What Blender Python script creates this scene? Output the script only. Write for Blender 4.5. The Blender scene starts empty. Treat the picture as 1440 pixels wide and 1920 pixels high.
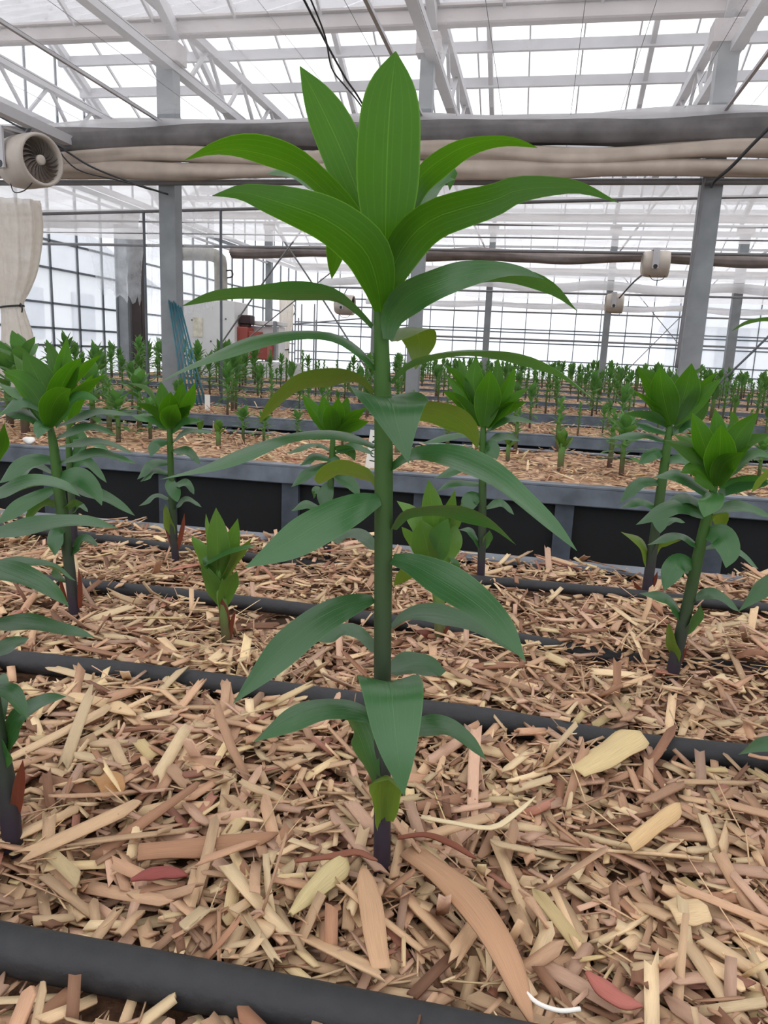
import bpy, math, random
import numpy as np
from math import sin, cos, pi, radians, sqrt, atan2
random.seed(7); rng = np.random.default_rng(7)
SC = bpy.context.scene; COL = SC.collection

# ------------------------------------------------------------------ camera
F = 1400.0; YAW, PITCH, ROLL = radians(11), radians(12), radians(2.4)
CAM = np.array([0.0, 0.0, 1.043])
fw = np.array([-sin(YAW)*cos(PITCH), cos(YAW)*cos(PITCH), -sin(PITCH)])
rt0 = np.array([cos(YAW), sin(YAW), 0.0]); up0 = np.cross(rt0, fw)
RT = rt0*cos(ROLL)+up0*sin(ROLL); UP = up0*cos(ROLL)-rt0*sin(ROLL)
cd = bpy.data.cameras.new('camera'); cam = bpy.data.objects.new('camera', cd); COL.objects.link(cam)
cd.sensor_fit = 'VERTICAL'; cd.sensor_height = 36; cd.lens = 36*F/1920; cd.clip_start = 0.02; cd.clip_end = 400
from mathutils import Matrix, Vector
M = Matrix.Identity(4)
for i in range(3):
    M[i][0], M[i][1], M[i][2], M[i][3] = RT[i], UP[i], -fw[i], CAM[i]
cam.matrix_world = M; SC.camera = cam

# ------------------------------------------------------------------ sky (bright overcast) and exposure
w = bpy.data.worlds.new('overcast_sky'); SC.world = w; w.use_nodes = True
nt = w.node_tree; nt.nodes.clear()
o = nt.nodes.new('ShaderNodeOutputWorld'); bg = nt.nodes.new('ShaderNodeBackground')
tc = nt.nodes.new('ShaderNodeTexCoord'); sp = nt.nodes.new('ShaderNodeSeparateXYZ'); rp = nt.nodes.new('ShaderNodeValToRGB')
rp.color_ramp.elements[0].position = 0.0; rp.color_ramp.elements[0].color = (0.80, 0.84, 0.90, 1)
rp.color_ramp.elements[1].position = 0.9; rp.color_ramp.elements[1].color = (1.0, 1.0, 1.0, 1)
nt.links.new(tc.outputs['Generated'], sp.inputs[0]); nt.links.new(sp.outputs['Z'], rp.inputs[0])
nt.links.new(rp.outputs[0], bg.inputs[0]); nt.links.new(bg.outputs[0], o.inputs[0]); bg.inputs[1].default_value = 2.0
SC.view_settings.view_transform = 'Standard'; SC.view_settings.look = 'None'
SC.view_settings.gamma = 1; SC.view_settings.use_curve_mapping = False; SC.view_settings.exposure = 0.0
SC.cycles.transparent_max_bounces = 24; SC.cycles.max_bounces = 10; SC.cycles.transmission_bounces = 8

# ------------------------------------------------------------------ pixel helpers (a pixel gives a direction; the plane gives the distance)
def ray(x, y): return fw + RT*(x-720)/F + UP*(960-y)/F
def onz(x, y, z): d = ray(x, y); return CAM + d*(z-CAM[2])/d[2]
def ony(x, y, Y): d = ray(x, y); return CAM + d*Y/d[1]
def onx(x, y, X): d = ray(x, y); return CAM + d*X/d[0]
def proj(p):
    v = np.asarray(p)-CAM; d = v@fw
    return 720+F*(v@RT)/d, 960-F*(v@UP)/d, d

# ------------------------------------------------------------------ materials
def mat(name):
    m = bpy.data.materials.new(name); m.use_nodes = True
    n = m.node_tree.nodes; n.clear()
    return m, n, m.node_tree.links
def lin(r, g, b):
    f = lambda c: (c/255/12.92 if c/255 <= 0.04045 else ((c/255+0.055)/1.055)**2.4)
    return (f(r), f(g), f(b), 1)
def plain(name, c, rough=0.6, metal=0.0, var=0.25, scale=12.0, bump=0.0):
    m, n, l = mat(name)
    out = n.new('ShaderNodeOutputMaterial'); p = n.new('ShaderNodeBsdfPrincipled'); l.new(p.outputs[0], out.inputs[0])
    p.inputs['Roughness'].default_value = rough; p.inputs['Metallic'].default_value = metal
    t = n.new('ShaderNodeTexCoord'); z = n.new('ShaderNodeTexNoise'); z.inputs['Scale'].default_value = scale; z.inputs['Detail'].default_value = 5
    l.new(t.outputs['Object'], z.inputs['Vector'])
    r = n.new('ShaderNodeValToRGB'); l.new(z.outputs[0], r.inputs[0])
    r.color_ramp.elements[0].position = 0.3; r.color_ramp.elements[1].position = 0.7
    r.color_ramp.elements[0].color = tuple(x*(1-var) for x in c[:3])+(1,); r.color_ramp.elements[1].color = tuple(min(1, x*(1+var)) for x in c[:3])+(1,)
    l.new(r.outputs[0], p.inputs['Base Color'])
    if bump:
        b = n.new('ShaderNodeBump'); b.inputs['Strength'].default_value = bump; b.inputs['Distance'].default_value = 0.01
        l.new(z.outputs[0], b.inputs['Height']); l.new(b.outputs[0], p.inputs['Normal'])
    return m
def film(name, c, clear, trans=0.6, var=0.3, scale=3.0):
    """thin plastic or glass: part of the light goes straight through, the rest is scattered"""
    m, n, l = mat(name)
    out = n.new('ShaderNodeOutputMaterial'); mx = n.new('ShaderNodeMixShader'); tr = n.new('ShaderNodeBsdfTransparent')
    m2 = n.new('ShaderNodeMixShader'); d = n.new('ShaderNodeBsdfDiffuse'); tl = n.new('ShaderNodeBsdfTranslucent')
    d.inputs[0].default_value = c; tl.inputs[0].default_value = c; m2.inputs[0].default_value = trans
    l.new(d.outputs[0], m2.inputs[1]); l.new(tl.outputs[0], m2.inputs[2])
    t = n.new('ShaderNodeTexCoord'); z = n.new('ShaderNodeTexNoise'); z.inputs['Scale'].default_value = scale; z.inputs['Detail'].default_value = 4
    l.new(t.outputs['Object'], z.inputs['Vector'])
    mp = n.new('ShaderNodeMapRange'); l.new(z.outputs[0], mp.inputs[0]); mp.inputs[1].default_value = 0.3; mp.inputs[2].default_value = 0.7
    mp.inputs[3].default_value = max(0, (1-clear)*(1-var)); mp.inputs[4].default_value = min(1, (1-clear)*(1+var))
    l.new(mp.outputs[0], mx.inputs[0]); l.new(tr.outputs[0], mx.inputs[1]); l.new(m2.outputs[0], mx.inputs[2]); l.new(mx.outputs[0], out.inputs[0])
    return m
def leaf_mat(name, c, vein, trans=0.4, tcol=None, rough=0.36, edge=True, spec=0.5):
    m, n, l = mat(name)
    out = n.new('ShaderNodeOutputMaterial'); mx = n.new('ShaderNodeMixShader'); p = n.new('ShaderNodeBsdfPrincipled'); tl = n.new('ShaderNodeBsdfTranslucent')
    uv = n.new('ShaderNodeUVMap'); s = n.new('ShaderNodeSeparateXYZ'); l.new(uv.outputs[0], s.inputs[0])
    # parallel veins across v, soft
    w1 = n.new('ShaderNodeMath'); w1.operation = 'MULTIPLY'; w1.inputs[1].default_value = 7.0*2*pi; l.new(s.outputs['Y'], w1.inputs[0])
    w2 = n.new('ShaderNodeMath'); w2.operation = 'COSINE'; l.new(w1.outputs[0], w2.inputs[0])
    w3 = n.new('ShaderNodeMapRange'); w3.inputs[1].default_value = 0.80; w3.inputs[2].default_value = 1.0; w3.inputs[4].default_value = 0.12; l.new(w2.outputs[0], w3.inputs[0])
    md = n.new('ShaderNodeMath'); md.operation = 'SUBTRACT'; md.inputs[1].default_value = 0.5; l.new(s.outputs['Y'], md.inputs[0])
    ab = n.new('ShaderNodeMath'); ab.operation = 'ABSOLUTE'; l.new(md.outputs[0], ab.inputs[0])
    mid = n.new('ShaderNodeMapRange'); mid.inputs[1].default_value = 0.0; mid.inputs[2].default_value = 0.016; mid.inputs[3].default_value = 0.6; mid.inputs[4].default_value = 0; l.new(ab.outputs[0], mid.inputs[0])
    ed = n.new('ShaderNodeMapRange'); ed.inputs[1].default_value = 0.47; ed.inputs[2].default_value = 0.5; ed.inputs[3].default_value = 0; ed.inputs[4].default_value = 0.75 if edge else 0; l.new(ab.outputs[0], ed.inputs[0])
    a1 = n.new('ShaderNodeMath'); a1.operation = 'MAXIMUM'; l.new(w3.outputs[0], a1.inputs[0]); l.new(mid.outputs[0], a1.inputs[1])
    a2 = n.new('ShaderNodeMath'); a2.operation = 'MAXIMUM'; l.new(a1.outputs[0], a2.inputs[0]); l.new(ed.outputs[0], a2.inputs[1])
    t = n.new('ShaderNodeTexCoord'); z = n.new('ShaderNodeTexNoise'); z.inputs['Scale'].default_value = 25; l.new(t.outputs['Object'], z.inputs['Vector'])
    oi = n.new('ShaderNodeObjectInfo'); ad = n.new('ShaderNodeMath'); ad.operation = 'ADD'; l.new(z.outputs[0], ad.inputs[0]); l.new(oi.outputs['Random'], ad.inputs[1])
    br = n.new('ShaderNodeMapRange'); br.inputs[1].default_value = 0.2; br.inputs[2].default_value = 1.8; br.inputs[3].default_value = 0.75; br.inputs[4].default_value = 1.25; l.new(ad.outputs[0], br.inputs[0])
    base = n.new('ShaderNodeMixRGB'); base.inputs[1].default_value = c; base.inputs[2].default_value = vein; l.new(a2.outputs[0], base.inputs[0])
    mul = n.new('ShaderNodeMixRGB'); mul.blend_type = 'MULTIPLY'; mul.inputs[0].default_value = 1
    cb = n.new('ShaderNodeCombineXYZ')
    for i in range(3): l.new(br.outputs[0], cb.inputs[i])
    l.new(base.outputs[0], mul.inputs[1]); l.new(cb.outputs[0], mul.inputs[2])
    l.new(mul.outputs[0], p.inputs['Base Color']); p.inputs['Roughness'].default_value = rough; p.inputs['Specular IOR Level'].default_value = spec
    tm = n.new('ShaderNodeMixRGB'); tm.blend_type = 'MULTIPLY'; tm.inputs[0].default_value = 1; tm.inputs[2].default_value = tcol or (1.0, 1.0, 0.6, 1)
    l.new(mul.outputs[0], tm.inputs[1]); l.new(tm.outputs[0], tl.inputs[0])
    mx.inputs[0].default_value = trans; l.new(p.outputs[0], mx.inputs[1]); l.new(tl.outputs[0], mx.inputs[2]); l.new(mx.outputs[0], out.inputs[0])
    bp = n.new('ShaderNodeBump'); bp.inputs['Strength'].default_value = 0.25; bp.inputs['Distance'].default_value = 0.002; bp.invert = True
    l.new(a1.outputs[0], bp.inputs['Height']); l.new(bp.outputs[0], p.inputs['Normal'])
    return m
def stem_mat(name, low, high, z0, z1):
    m, n, l = mat(name)
    out = n.new('ShaderNodeOutputMaterial'); p = n.new('ShaderNodeBsdfPrincipled'); l.new(p.outputs[0], out.inputs[0]); p.inputs['Roughness'].default_value = 0.6; p.inputs['Specular IOR Level'].default_value = 0.3
    uv = n.new('ShaderNodeUVMap'); s = n.new('ShaderNodeSeparateXYZ'); l.new(uv.outputs[0], s.inputs[0])
    z = n.new('ShaderNodeTexNoise'); z.inputs['Scale'].default_value = 60; t = n.new('ShaderNodeTexCoord'); l.new(t.outputs['Object'], z.inputs['Vector'])
    zz = n.new('ShaderNodeMath'); zz.operation = 'MULTIPLY_ADD'; zz.inputs[1].default_value = 0.12; l.new(z.outputs[0], zz.inputs[0]); l.new(s.outputs['X'], zz.inputs[2])
    r = n.new('ShaderNodeValToRGB'); l.new(zz.outputs[0], r.inputs[0])
    r.color_ramp.elements[0].position = z0; r.color_ramp.elements[0].color = low
    r.color_ramp.elements[1].position = z1; r.color_ramp.elements[1].color = high
    l.new(r.outputs[0], p.inputs['Base Color'])
    return m
def chip_mat(name):
    m, n, l = mat(name)
    out = n.new('ShaderNodeOutputMaterial'); p = n.new('ShaderNodeBsdfPrincipled'); l.new(p.outputs[0], out.inputs[0]); p.inputs['Roughness'].default_value = 0.75
    at = n.new('ShaderNodeAttribute'); at.attribute_name = 'chipcol'
    uv = n.new('ShaderNodeUVMap'); mp = n.new('ShaderNodeMapping'); mp.inputs['Scale'].default_value = (3, 60, 1); l.new(uv.outputs[0], mp.inputs[0])
    z = n.new('ShaderNodeTexNoise'); z.inputs['Scale'].default_value = 1.0; z.inputs['Detail'].default_value = 6; l.new(mp.outputs[0], z.inputs['Vector'])
    r = n.new('ShaderNodeMapRange'); r.inputs[1].default_value = 0.25; r.inputs[2].default_value = 0.75; r.inputs[3].default_value = 0.74; r.inputs[4].default_value = 1.14; l.new(z.outputs[0], r.inputs[0])
    cb = n.new('ShaderNodeCombineXYZ')
    for i in range(3): l.new(r.outputs[0], cb.inputs[i])
    mu = n.new('ShaderNodeMixRGB'); mu.blend_type = 'MULTIPLY'; mu.inputs[0].default_value = 1; l.new(at.outputs['Color'], mu.inputs[1]); l.new(cb.outputs[0], mu.inputs[2])
    l.new(mu.outputs[0], p.inputs['Base Color'])
    b = n.new('ShaderNodeBump'); b.inputs['Strength'].default_value = 0.3; b.inputs['Distance'].default_value = 0.001; l.new(z.outputs[0], b.inputs['Height']); l.new(b.outputs[0], p.inputs['Normal'])
    return m
def mulch_mat(name):
    m, n, l = mat(name)
    out = n.new('ShaderNodeOutputMaterial'); p = n.new('ShaderNodeBsdfPrincipled'); l.new(p.outputs[0], out.inputs[0]); p.inputs['Roughness'].default_value = 0.85
    t = n.new('ShaderNodeTexCoord'); v = n.new('ShaderNodeTexVoronoi'); v.inputs['Scale'].default_value = 55; l.new(t.outputs['Object'], v.inputs['Vector'])
    s = n.new('ShaderNodeSeparateXYZ'); l.new(v.outputs['Color'], s.inputs[0])
    r = n.new('ShaderNodeValToRGB'); l.new(s.outputs[0], r.inputs[0]); e = r.color_ramp.elements
    e[0].color = lin(92, 66, 48); e[1].color = lin(214, 180, 145); x = e.new(0.45); x.color = lin(170, 130, 98)
    l.new(r.outputs[0], p.inputs['Base Color'])
    b = n.new('ShaderNodeBump'); b.inputs['Strength'].default_value = 0.6; b.inputs['Distance'].default_value = 0.01; l.new(v.outputs['Distance'], b.inputs['Height']); l.new(b.outputs[0], p.inputs['Normal'])
    return m
STEEL = plain('galvanised_steel', lin(130, 134, 137), 0.5, 0.0, 0.16, 8)
STEEL_D = plain('dark_grey_steel', lin(92, 98, 104), 0.5, 0.0, 0.2, 10)
RIM = plain('bench_rim_steel', lin(102, 108, 117), 0.45, 0.0, 0.35, 14)
LEGM = plain('bench_leg_steel', lin(74, 80, 90), 0.5, 0.0, 0.35, 18)
BLACK = plain('black_plastic_sheet', lin(13, 13, 15), 0.7, 0, 0.5, 6)
HOSE = plain('black_rubber_hose', lin(40, 40, 43), 0.62, 0, 0.16, 90, 0.15)
SOIL = plain('dark_soil', lin(70, 50, 36), 0.9, 0, 0.4, 40, 0.4)
CONC = plain('concrete_floor', lin(120, 116, 110), 0.9, 0, 0.2, 5)
YARD = plain('pale_gravel_yard', lin(190, 190, 188), 0.9, 0, 0.1, 2)
FRAME = plain('pale_roof_steel', lin(190, 188, 191), 0.6, 0, 0.08, 5)  # the haze under the roof is put into this pale steel colour
GUTM = plain('hazed_gutter', lin(186, 177, 176), 0.7, 0, 0.12, 4)  # pale pinkish tone: haze painted into the gutter colour
PIPE = plain('thin_grey_pipe', lin(112, 110, 112), 0.5, 0, 0.15, 10)
BEIGE = plain('beige_screen_cloth', lin(176, 162, 150), 0.9, 0, 0.12, 9)
GREYC = plain('grey_screen_cloth', lin(104, 100, 100), 0.9, 0, 0.3, 7)
BROWNC = plain('brown_grey_screen_cloth', lin(132, 122, 118), 0.9, 0, 0.2, 9)
CURT = film('cream_curtain_cloth', lin(246, 240, 232), 0.12, 0.6, 0.3, 8)
CABLE = plain('black_cable', lin(38, 38, 40), 0.5, 0, 0.1, 20)
WIRE = plain('pale_screen_wire', lin(140, 138, 140), 0.6, 0, 0.1, 5)
GLASS = film('roof_glass', (0.92, 0.93, 0.96, 1), 0.86, 0.7, 0.35, 1.5)
GWALL = film('wall_glass', (0.93, 0.94, 0.97, 1), 0.62, 0.75, 0.2, 1.2)
SHEET = film('white_thermal_sheet', (0.80, 0.785, 0.795, 1), 0.30, 0.66, 0.2, 2.5)
CLEAR = film('clear_plastic_sheet', (0.88, 0.9, 0.93, 1), 0.66, 0.6, 0.4, 6)
CHIP = chip_mat('wood_chip'); MULCH = mulch_mat('distant_mulch')
L_CROWN = leaf_mat('leaf_crown', (0.036, 0.120, 0.006, 1), (0.10, 0.24, 0.03, 1), 0.50, (2.3, 2.0, 0.8, 1), 0.42, True, 0.35)
L_LOW = leaf_mat('leaf_low', (0.034, 0.112, 0.034, 1), (0.06, 0.17, 0.05, 1), 0.28, (1.6, 1.5, 0.5, 1), 0.33, True, 0.7)
L_MID = leaf_mat('leaf_mid', (0.044, 0.138, 0.036, 1), (0.075, 0.20, 0.05, 1), 0.36, (1.5, 1.4, 0.5, 1), 0.33, True, 0.7)
L_OLIVE = leaf_mat('leaf_olive', (0.12, 0.20, 0.03, 1), (0.18, 0.28, 0.05, 1), 0.45, (1.2, 1.1, 0.5, 1))
L_SPROUT = leaf_mat('leaf_sprout', (0.09, 0.20, 0.03, 1), (0.16, 0.30, 0.06, 1), 0.4, (1.1, 1.1, 0.5, 1))
L_FAR = leaf_mat('leaf_far', (0.095, 0.225, 0.062, 1), (0.13, 0.27, 0.08, 1), 0.4, (1.2, 1.2, 0.6, 1), 0.5, False)
BRACT = leaf_mat('red_bract', lin(112, 58, 44), lin(140, 80, 55), 0.3, (1, 0.8, 0.6, 1))
STEM = stem_mat('lily_stem', lin(50, 42, 52), lin(54, 88, 30), 0.22, 0.85)
STEM_S = stem_mat('sprout_stem', lin(84, 52, 52), lin(90, 128, 58), 0.15, 0.8)

# ------------------------------------------------------------------ mesh helpers
def mesh(name, v, f, m, uv=None, smooth=False):
    me = bpy.data.meshes.new(name); me.from_pydata([tuple(map(float, p)) for p in v], [], [tuple(map(int, q)) for q in f])
    for x in (m if isinstance(m, (list, tuple)) else [m]): me.materials.append(x)
    if uv is not None:
        u = me.uv_layers.new(name='UVMap'); idx = np.zeros(len(me.loops), np.int32); me.loops.foreach_get('vertex_index', idx)
        u.data.foreach_set('uv', np.asarray(uv, np.float32)[idx].ravel())
    if smooth: me.polygons.foreach_set('use_smooth', np.ones(len(me.polygons), bool))
    me.update(); return me
def link(name, me, parent=None, loc=None, label=None, cat=None, group=None, kind=None):
    ob = bpy.data.objects.new(name, me); COL.objects.link(ob)
    if parent is not None: ob.parent = parent
    if loc is not None: ob.location = tuple(map(float, loc))
    if label: ob['label'] = label
    if cat: ob['category'] = cat
    if group: ob['group'] = group
    if kind: ob['kind'] = kind
    return ob
class MB:
    def __init__(s): s.v = []; s.f = []; s.uv = []
    def add(s, v, f, uv=None):
        b = len(s.v); s.v += [tuple(map(float, p)) for p in v]; s.f += [tuple(i+b for i in q) for q in f]
        s.uv += list(uv) if uv is not None else [(0, 0)]*len(v); return s
    def box(s, c, d, rz=0.0, bev=0.0):
        hx, hy, hz = d[0]/2, d[1]/2, d[2]/2; k = bev
        pts = []; fs = []
        if k <= 0:
            for z in (-hz, hz):
                for x, y in ((-hx, -hy), (hx, -hy), (hx, hy), (-hx, hy)): pts.append((x, y, z))
            fs = [(3, 2, 1, 0), (4, 5, 6, 7), (0, 1, 5, 4), (1, 2, 6, 5), (2, 3, 7, 6), (3, 0, 4, 7)]
        else:
            for z, i in ((-hz, k), (-hz+k, 0), (hz-k, 0), (hz, k)):
                for x, y in ((-hx+i, -hy+i), (hx-i, -hy+i), (hx-i, hy-i), (-hx+i, hy-i)): pts.append((x, y, z))
            fs = [(3, 2, 1, 0), (12, 13, 14, 15)]
            for r in range(3):
                for q in range(4): fs.append((r*4+q, r*4+(q+1) % 4, r*4+4+(q+1) % 4, r*4+4+q))
        ca, sa = cos(rz), sin(rz)
        return s.add([(c[0]+x*ca-y*sa, c[1]+x*sa+y*ca, c[2]+z) for x, y, z in pts], fs)
    def tube(s, pts, rad, n=8, cap=True):
        pts = np.asarray(pts, float); N = len(pts); rad = np.full(N, rad) if np.isscalar(rad) else np.asarray(rad, float)
        T = np.gradient(pts, axis=0); T /= np.linalg.norm(T, axis=1)[:, None]+1e-12
        a = np.array([0, 0, 1.0]) if abs(T[0][2]) < 0.9 else np.array([1.0, 0, 0])
        v = []; uv = []; L = np.r_[0, np.cumsum(np.linalg.norm(np.diff(pts, axis=0), axis=1))]; L = L/max(L[-1], 1e-9)
        for i in range(N):
            x = np.cross(a, T[i]); x /= np.linalg.norm(x)+1e-12; y = np.cross(T[i], x); a = y if abs(T[i][2]) < 0.999 else a
            for k in range(n):
                t = 2*pi*k/n; v.append(pts[i]+rad[i]*(x*cos(t)+y*sin(t))); uv.append((L[i], k/n))
        f = [(i*n+k, i*n+(k+1) % n, (i+1)*n+(k+1) % n, (i+1)*n+k) for i in range(N-1) for k in range(n)]
        if cap: f += [tuple(range(n-1, -1, -1)), tuple((N-1)*n+k for k in range(n))]
        return s.add(v, f, uv)
    def bar(s, a, b, wd, ht):
        a = np.asarray(a, float); b = np.asarray(b, float); T = (b-a)/np.linalg.norm(b-a)
        x = np.cross(T, (0, 0, 1.0)) if abs(T[2]) < 0.95 else np.array([1.0, 0, 0]); x = x-T*(x@T); x /= np.linalg.norm(x); y = np.cross(x, T)
        v = [p+x*i*wd/2+y*j*ht/2 for p in (a, b) for i, j in ((-1, -1), (1, -1), (1, 1), (-1, 1))]
        return s.add(v, [(3, 2, 1, 0), (4, 5, 6, 7), (0, 1, 5, 4), (1, 2, 6, 5), (2, 3, 7, 6), (3, 0, 4, 7)])
    def build(s, name, m, parent=None, loc=None, smooth=False, off=None, **k):
        v = np.array(s.v)-(np.asarray(off) if off is not None else 0)
        return link(name, mesh(name, v, s.f, m, s.uv, smooth), parent, loc, **k)
def empty(name, loc, label, cat, group=None, kind=None):
    return link(name, None, None, loc, label, cat, group, kind)
def spline(P, n):
    """Catmull-Rom through the rows of P, n samples, even in arc length"""
    P = np.asarray(P, float); Q = np.vstack([2*P[0]-P[1], P, 2*P[-1]-P[-2]]); out = []
    for i in range(1, len(Q)-2):
        for t in np.linspace(0, 1, 14, endpoint=False):
            a, b, c, d = Q[i-1], Q[i], Q[i+1], Q[i+2]
            out.append(0.5*(2*b+(c-a)*t+(2*a-5*b+4*c-d)*t*t+(3*b-a-3*c+d)*t**3))
    out.append(P[-1]); out = np.array(out)
    s = np.r_[0, np.cumsum(np.linalg.norm(np.diff(out, axis=0), axis=1))]; u = np.linspace(0, s[-1], n)
    return np.stack([np.interp(u, s, out[:, k]) for k in range(out.shape[1])], 1)

# ------------------------------------------------------------------ leaves
def shape(t, tm, b0, tip=1.25):
    return np.where(t < tm, b0+(1-b0)*np.sin(pi/2*np.clip(t/tm, 0, 1)), np.cos(pi/2*np.clip((t-tm)/(1-tm), 0, 1)**tip))
def blade(C, Wv, cup=0.18, nw=6):
    """C centre line, Wv half-width vectors; a cupped blade with UVs"""
    n = len(C); T = np.gradient(C, axis=0); N = np.cross(T, Wv); N /= np.linalg.norm(N, axis=1)[:, None]+1e-12
    hw = np.linalg.norm(Wv, axis=1)
    v = []; uv = []
    for i in range(n):
        for k in range(nw+1):
            s = 2*k/nw-1
            v.append(C[i]+Wv[i]*s+N[i]*hw[i]*(cup*(0.6*s*s+0.5*abs(s)-0.5)+0.09*s*abs(s)*sin(i/(n-1)*11+hw[n//3]*900))); uv.append((i/(n-1), k/nw))
    f = [(i*(nw+1)+k, i*(nw+1)+k+1, (i+1)*(nw+1)+k+1, (i+1)*(nw+1)+k) for i in range(n-1) for k in range(nw)]
    return v, f, uv
def leaf_px(pts, wpx, side, dys, Y0, real=0.024, tm=0.4, b0=0.3, cup=0.16, n=22, tip=1.25, flat=False):
    """a leaf through photo points; distances: the stem's plane Y0 plus the leaf's reach dys towards (-) or away from (+) the camera"""
    m = len(pts); dd = np.interp(np.linspace(0, 1, m), np.linspace(0, 1, len(dys)), dys)
    W = spline([ony(x, y, Y0+d) for (x, y), d in zip(pts, dd)], n)
    t = np.linspace(0, 1, n); T = np.gradient(W, axis=0); T /= np.linalg.norm(T, axis=1)[:, None]
    V = W-CAM; dep = V@fw; V = V/np.linalg.norm(V, axis=1)[:, None]
    I = np.cross(V, T); I /= np.linalg.norm(I, axis=1)[:, None]+1e-12
    for i in range(1, n):
        if I[i]@I[i-1] < 0: I[i] = -I[i]
    if flat: I = np.tile(RT, (n, 1)); I = I-T*np.sum(I*T, 1)[:, None]*0.5
    elif I[n//2]@UP < 0: I = -I
    Dp = V-T*np.sum(V*T, 1)[:, None]; Dp /= np.linalg.norm(Dp, axis=1)[:, None]+1e-12
    side = np.interp(t, np.linspace(0, 1, len(side)), side) if isinstance(side, (tuple, list)) else np.full(n, float(side))
    hv = wpx*dep/F/2; hr = np.maximum(hv*1.02, real/2)
    Wv = (I*hv[:, None]+Dp*(side*np.sqrt(np.maximum(hr**2-hv**2, 0)))[:, None])*np.maximum(shape(t, tm, b0, tip), 0.012)[:, None]
    return blade(W, Wv, cup)
def add_leaf(parent, off, geo, m, name='leaf', label=None):
    v, f, uv = geo; me = mesh(name, np.array(v)-off, f, m, uv, True)
    ob = link(name, me, parent)
    if label: ob['label'] = label
    return ob
MATS = dict(c=L_CROWN, l=L_LOW, m=L_MID, o=L_OLIVE, s=L_SPROUT, r=BRACT)
def px_plant(name, label, base, stem, leaves, cat='plant', group=None, real=0.024, stem_m=STEM, dyscale=1.0, zb=0.70):
    B = onz(base[0], base[1], zb); Y0 = B[1]
    root = empty(name, B, label, cat, group)
    P = []; R = []
    for x, y, wd in stem:
        p = ony(x, y, Y0); P.append(p); R.append(wd*proj(p)[2]/F/2)
    P[0] = P[0]-np.array([0, 0, 0.02])
    S = spline(np.c_[np.array(P), np.array(R)], 26)
    MB().tube(S[:, :3], S[:, 3], 12).build('stem', stem_m, root, smooth=True, off=B)
    for k, L in enumerate(leaves):
        pts, wpx, side, dys, mk = L[:5]; kw = L[5] if len(L) > 5 else {}
        if not isinstance(dys, (tuple, list)): dys = (-0.007 if dys < 0 and mk == 'c' else 0, dys*dyscale*0.6, dys*dyscale)
        g = leaf_px(pts, wpx, side, dys, Y0, kw.pop('real', real), **kw)
        add_leaf(root, B, g, MATS[mk], 'bract' if mk == 'r' else 'leaf')
    return root

# ================================================================== the greenhouse shell
XL, XR = -5.15, 5.0            # gable walls
YG = (-1.4, 4.3, 10.0, 15.7)   # gutter lines
HG, SL = 2.78, 0.5             # gutter height and roof slope
BARX = 0.495
g = MB().add([(-40, -30, -0.03), (40, -30, -0.03), (40, 60, -0.03), (-40, 60, -0.03)], [(0, 1, 2, 3)]); g.build('ground', YARD, kind='structure', label='pale gravel yard outside the greenhouse', cat='ground')
MB().box(((XL+XR)/2, (YG[0]+YG[3])/2, -0.01), (XR-XL+0.3, YG[3]-YG[0]+0.3, 0.05)).build('floor', CONC, kind='structure', label='concrete floor of the greenhouse between the benches', cat='floor')

def slope(y_low, y_high, fine, label, x0=XL, x1=XR):
    """one roof slope: panes, glazing bars and purlins, all children of the slope"""
    root = empty('ceiling', (x0, y_low, HG), label, 'roof', kind='structure')
    dy = y_high-y_low; h = abs(dy)*SL; nb = int(round((x1-x0)/BARX)); bx = (x1-x0)/nb; npn = 7; sy = dy/npn; sz = h/npn
    def pt(x, t, dz=0.0): return (x, dy*t, h*t+dz)
    if fine:
        pm = mesh('pane', [(0.008, 0, 0), (bx-0.008, 0, 0), (bx-0.008, sy, sz), (0.008, sy, sz), (0.008, 0, 0.004), (bx-0.008, 0, 0.004), (bx-0.008, sy, sz+0.004), (0.008, sy, sz+0.004)], [(0, 1, 2, 3), (0, 1, 5, 4), (1, 2, 6, 5), (2, 3, 7, 6), (3, 0, 4, 7)], GLASS)
        for i in range(nb):
            for j in range(npn): link('pane', pm, root, (i*bx, sy*j, sz*j+0.012))
    else:
        b = MB()
        for i in range(nb):
            v = [(i*bx+0.008, 0, 0.012), (i*bx+bx-0.008, 0, 0.012), (i*bx+bx-0.008, dy, h+0.012), (i*bx+0.008, dy, h+0.012)]; b.add(v, [(0, 1, 2, 3)])
        b.build('pane_row', GLASS, root, kind='stuff')
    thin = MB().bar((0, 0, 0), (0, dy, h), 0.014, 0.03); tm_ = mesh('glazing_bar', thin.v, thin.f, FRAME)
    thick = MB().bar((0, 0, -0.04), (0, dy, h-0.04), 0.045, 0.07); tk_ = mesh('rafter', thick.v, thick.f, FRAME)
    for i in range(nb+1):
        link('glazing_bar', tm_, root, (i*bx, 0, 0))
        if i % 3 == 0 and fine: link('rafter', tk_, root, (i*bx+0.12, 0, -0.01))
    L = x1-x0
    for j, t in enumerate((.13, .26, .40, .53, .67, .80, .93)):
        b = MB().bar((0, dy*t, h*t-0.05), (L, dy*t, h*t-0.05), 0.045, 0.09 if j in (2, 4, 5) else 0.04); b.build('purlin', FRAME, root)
    return root
YR = [(YG[i]+YG[i+1])/2 for i in range(3)]
slope(YG[1], YR[0], True, 'glazed roof slope above the near bench, falling to the gutter over the tall lily')
slope(YG[0], YR[0], False, 'glazed roof slope behind the near bench')
slope(YG[2], YR[1], True, 'wide glazed roof slope beyond the gutter, seen above the tall lily')
slope(YG[1], YR[1], False, 'glazed roof slope rising from the gutter over the tall lily to the next ridge')
slope(YG[2], YR[2], False, 'glazed roof slope rising beyond the second post row')
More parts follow.
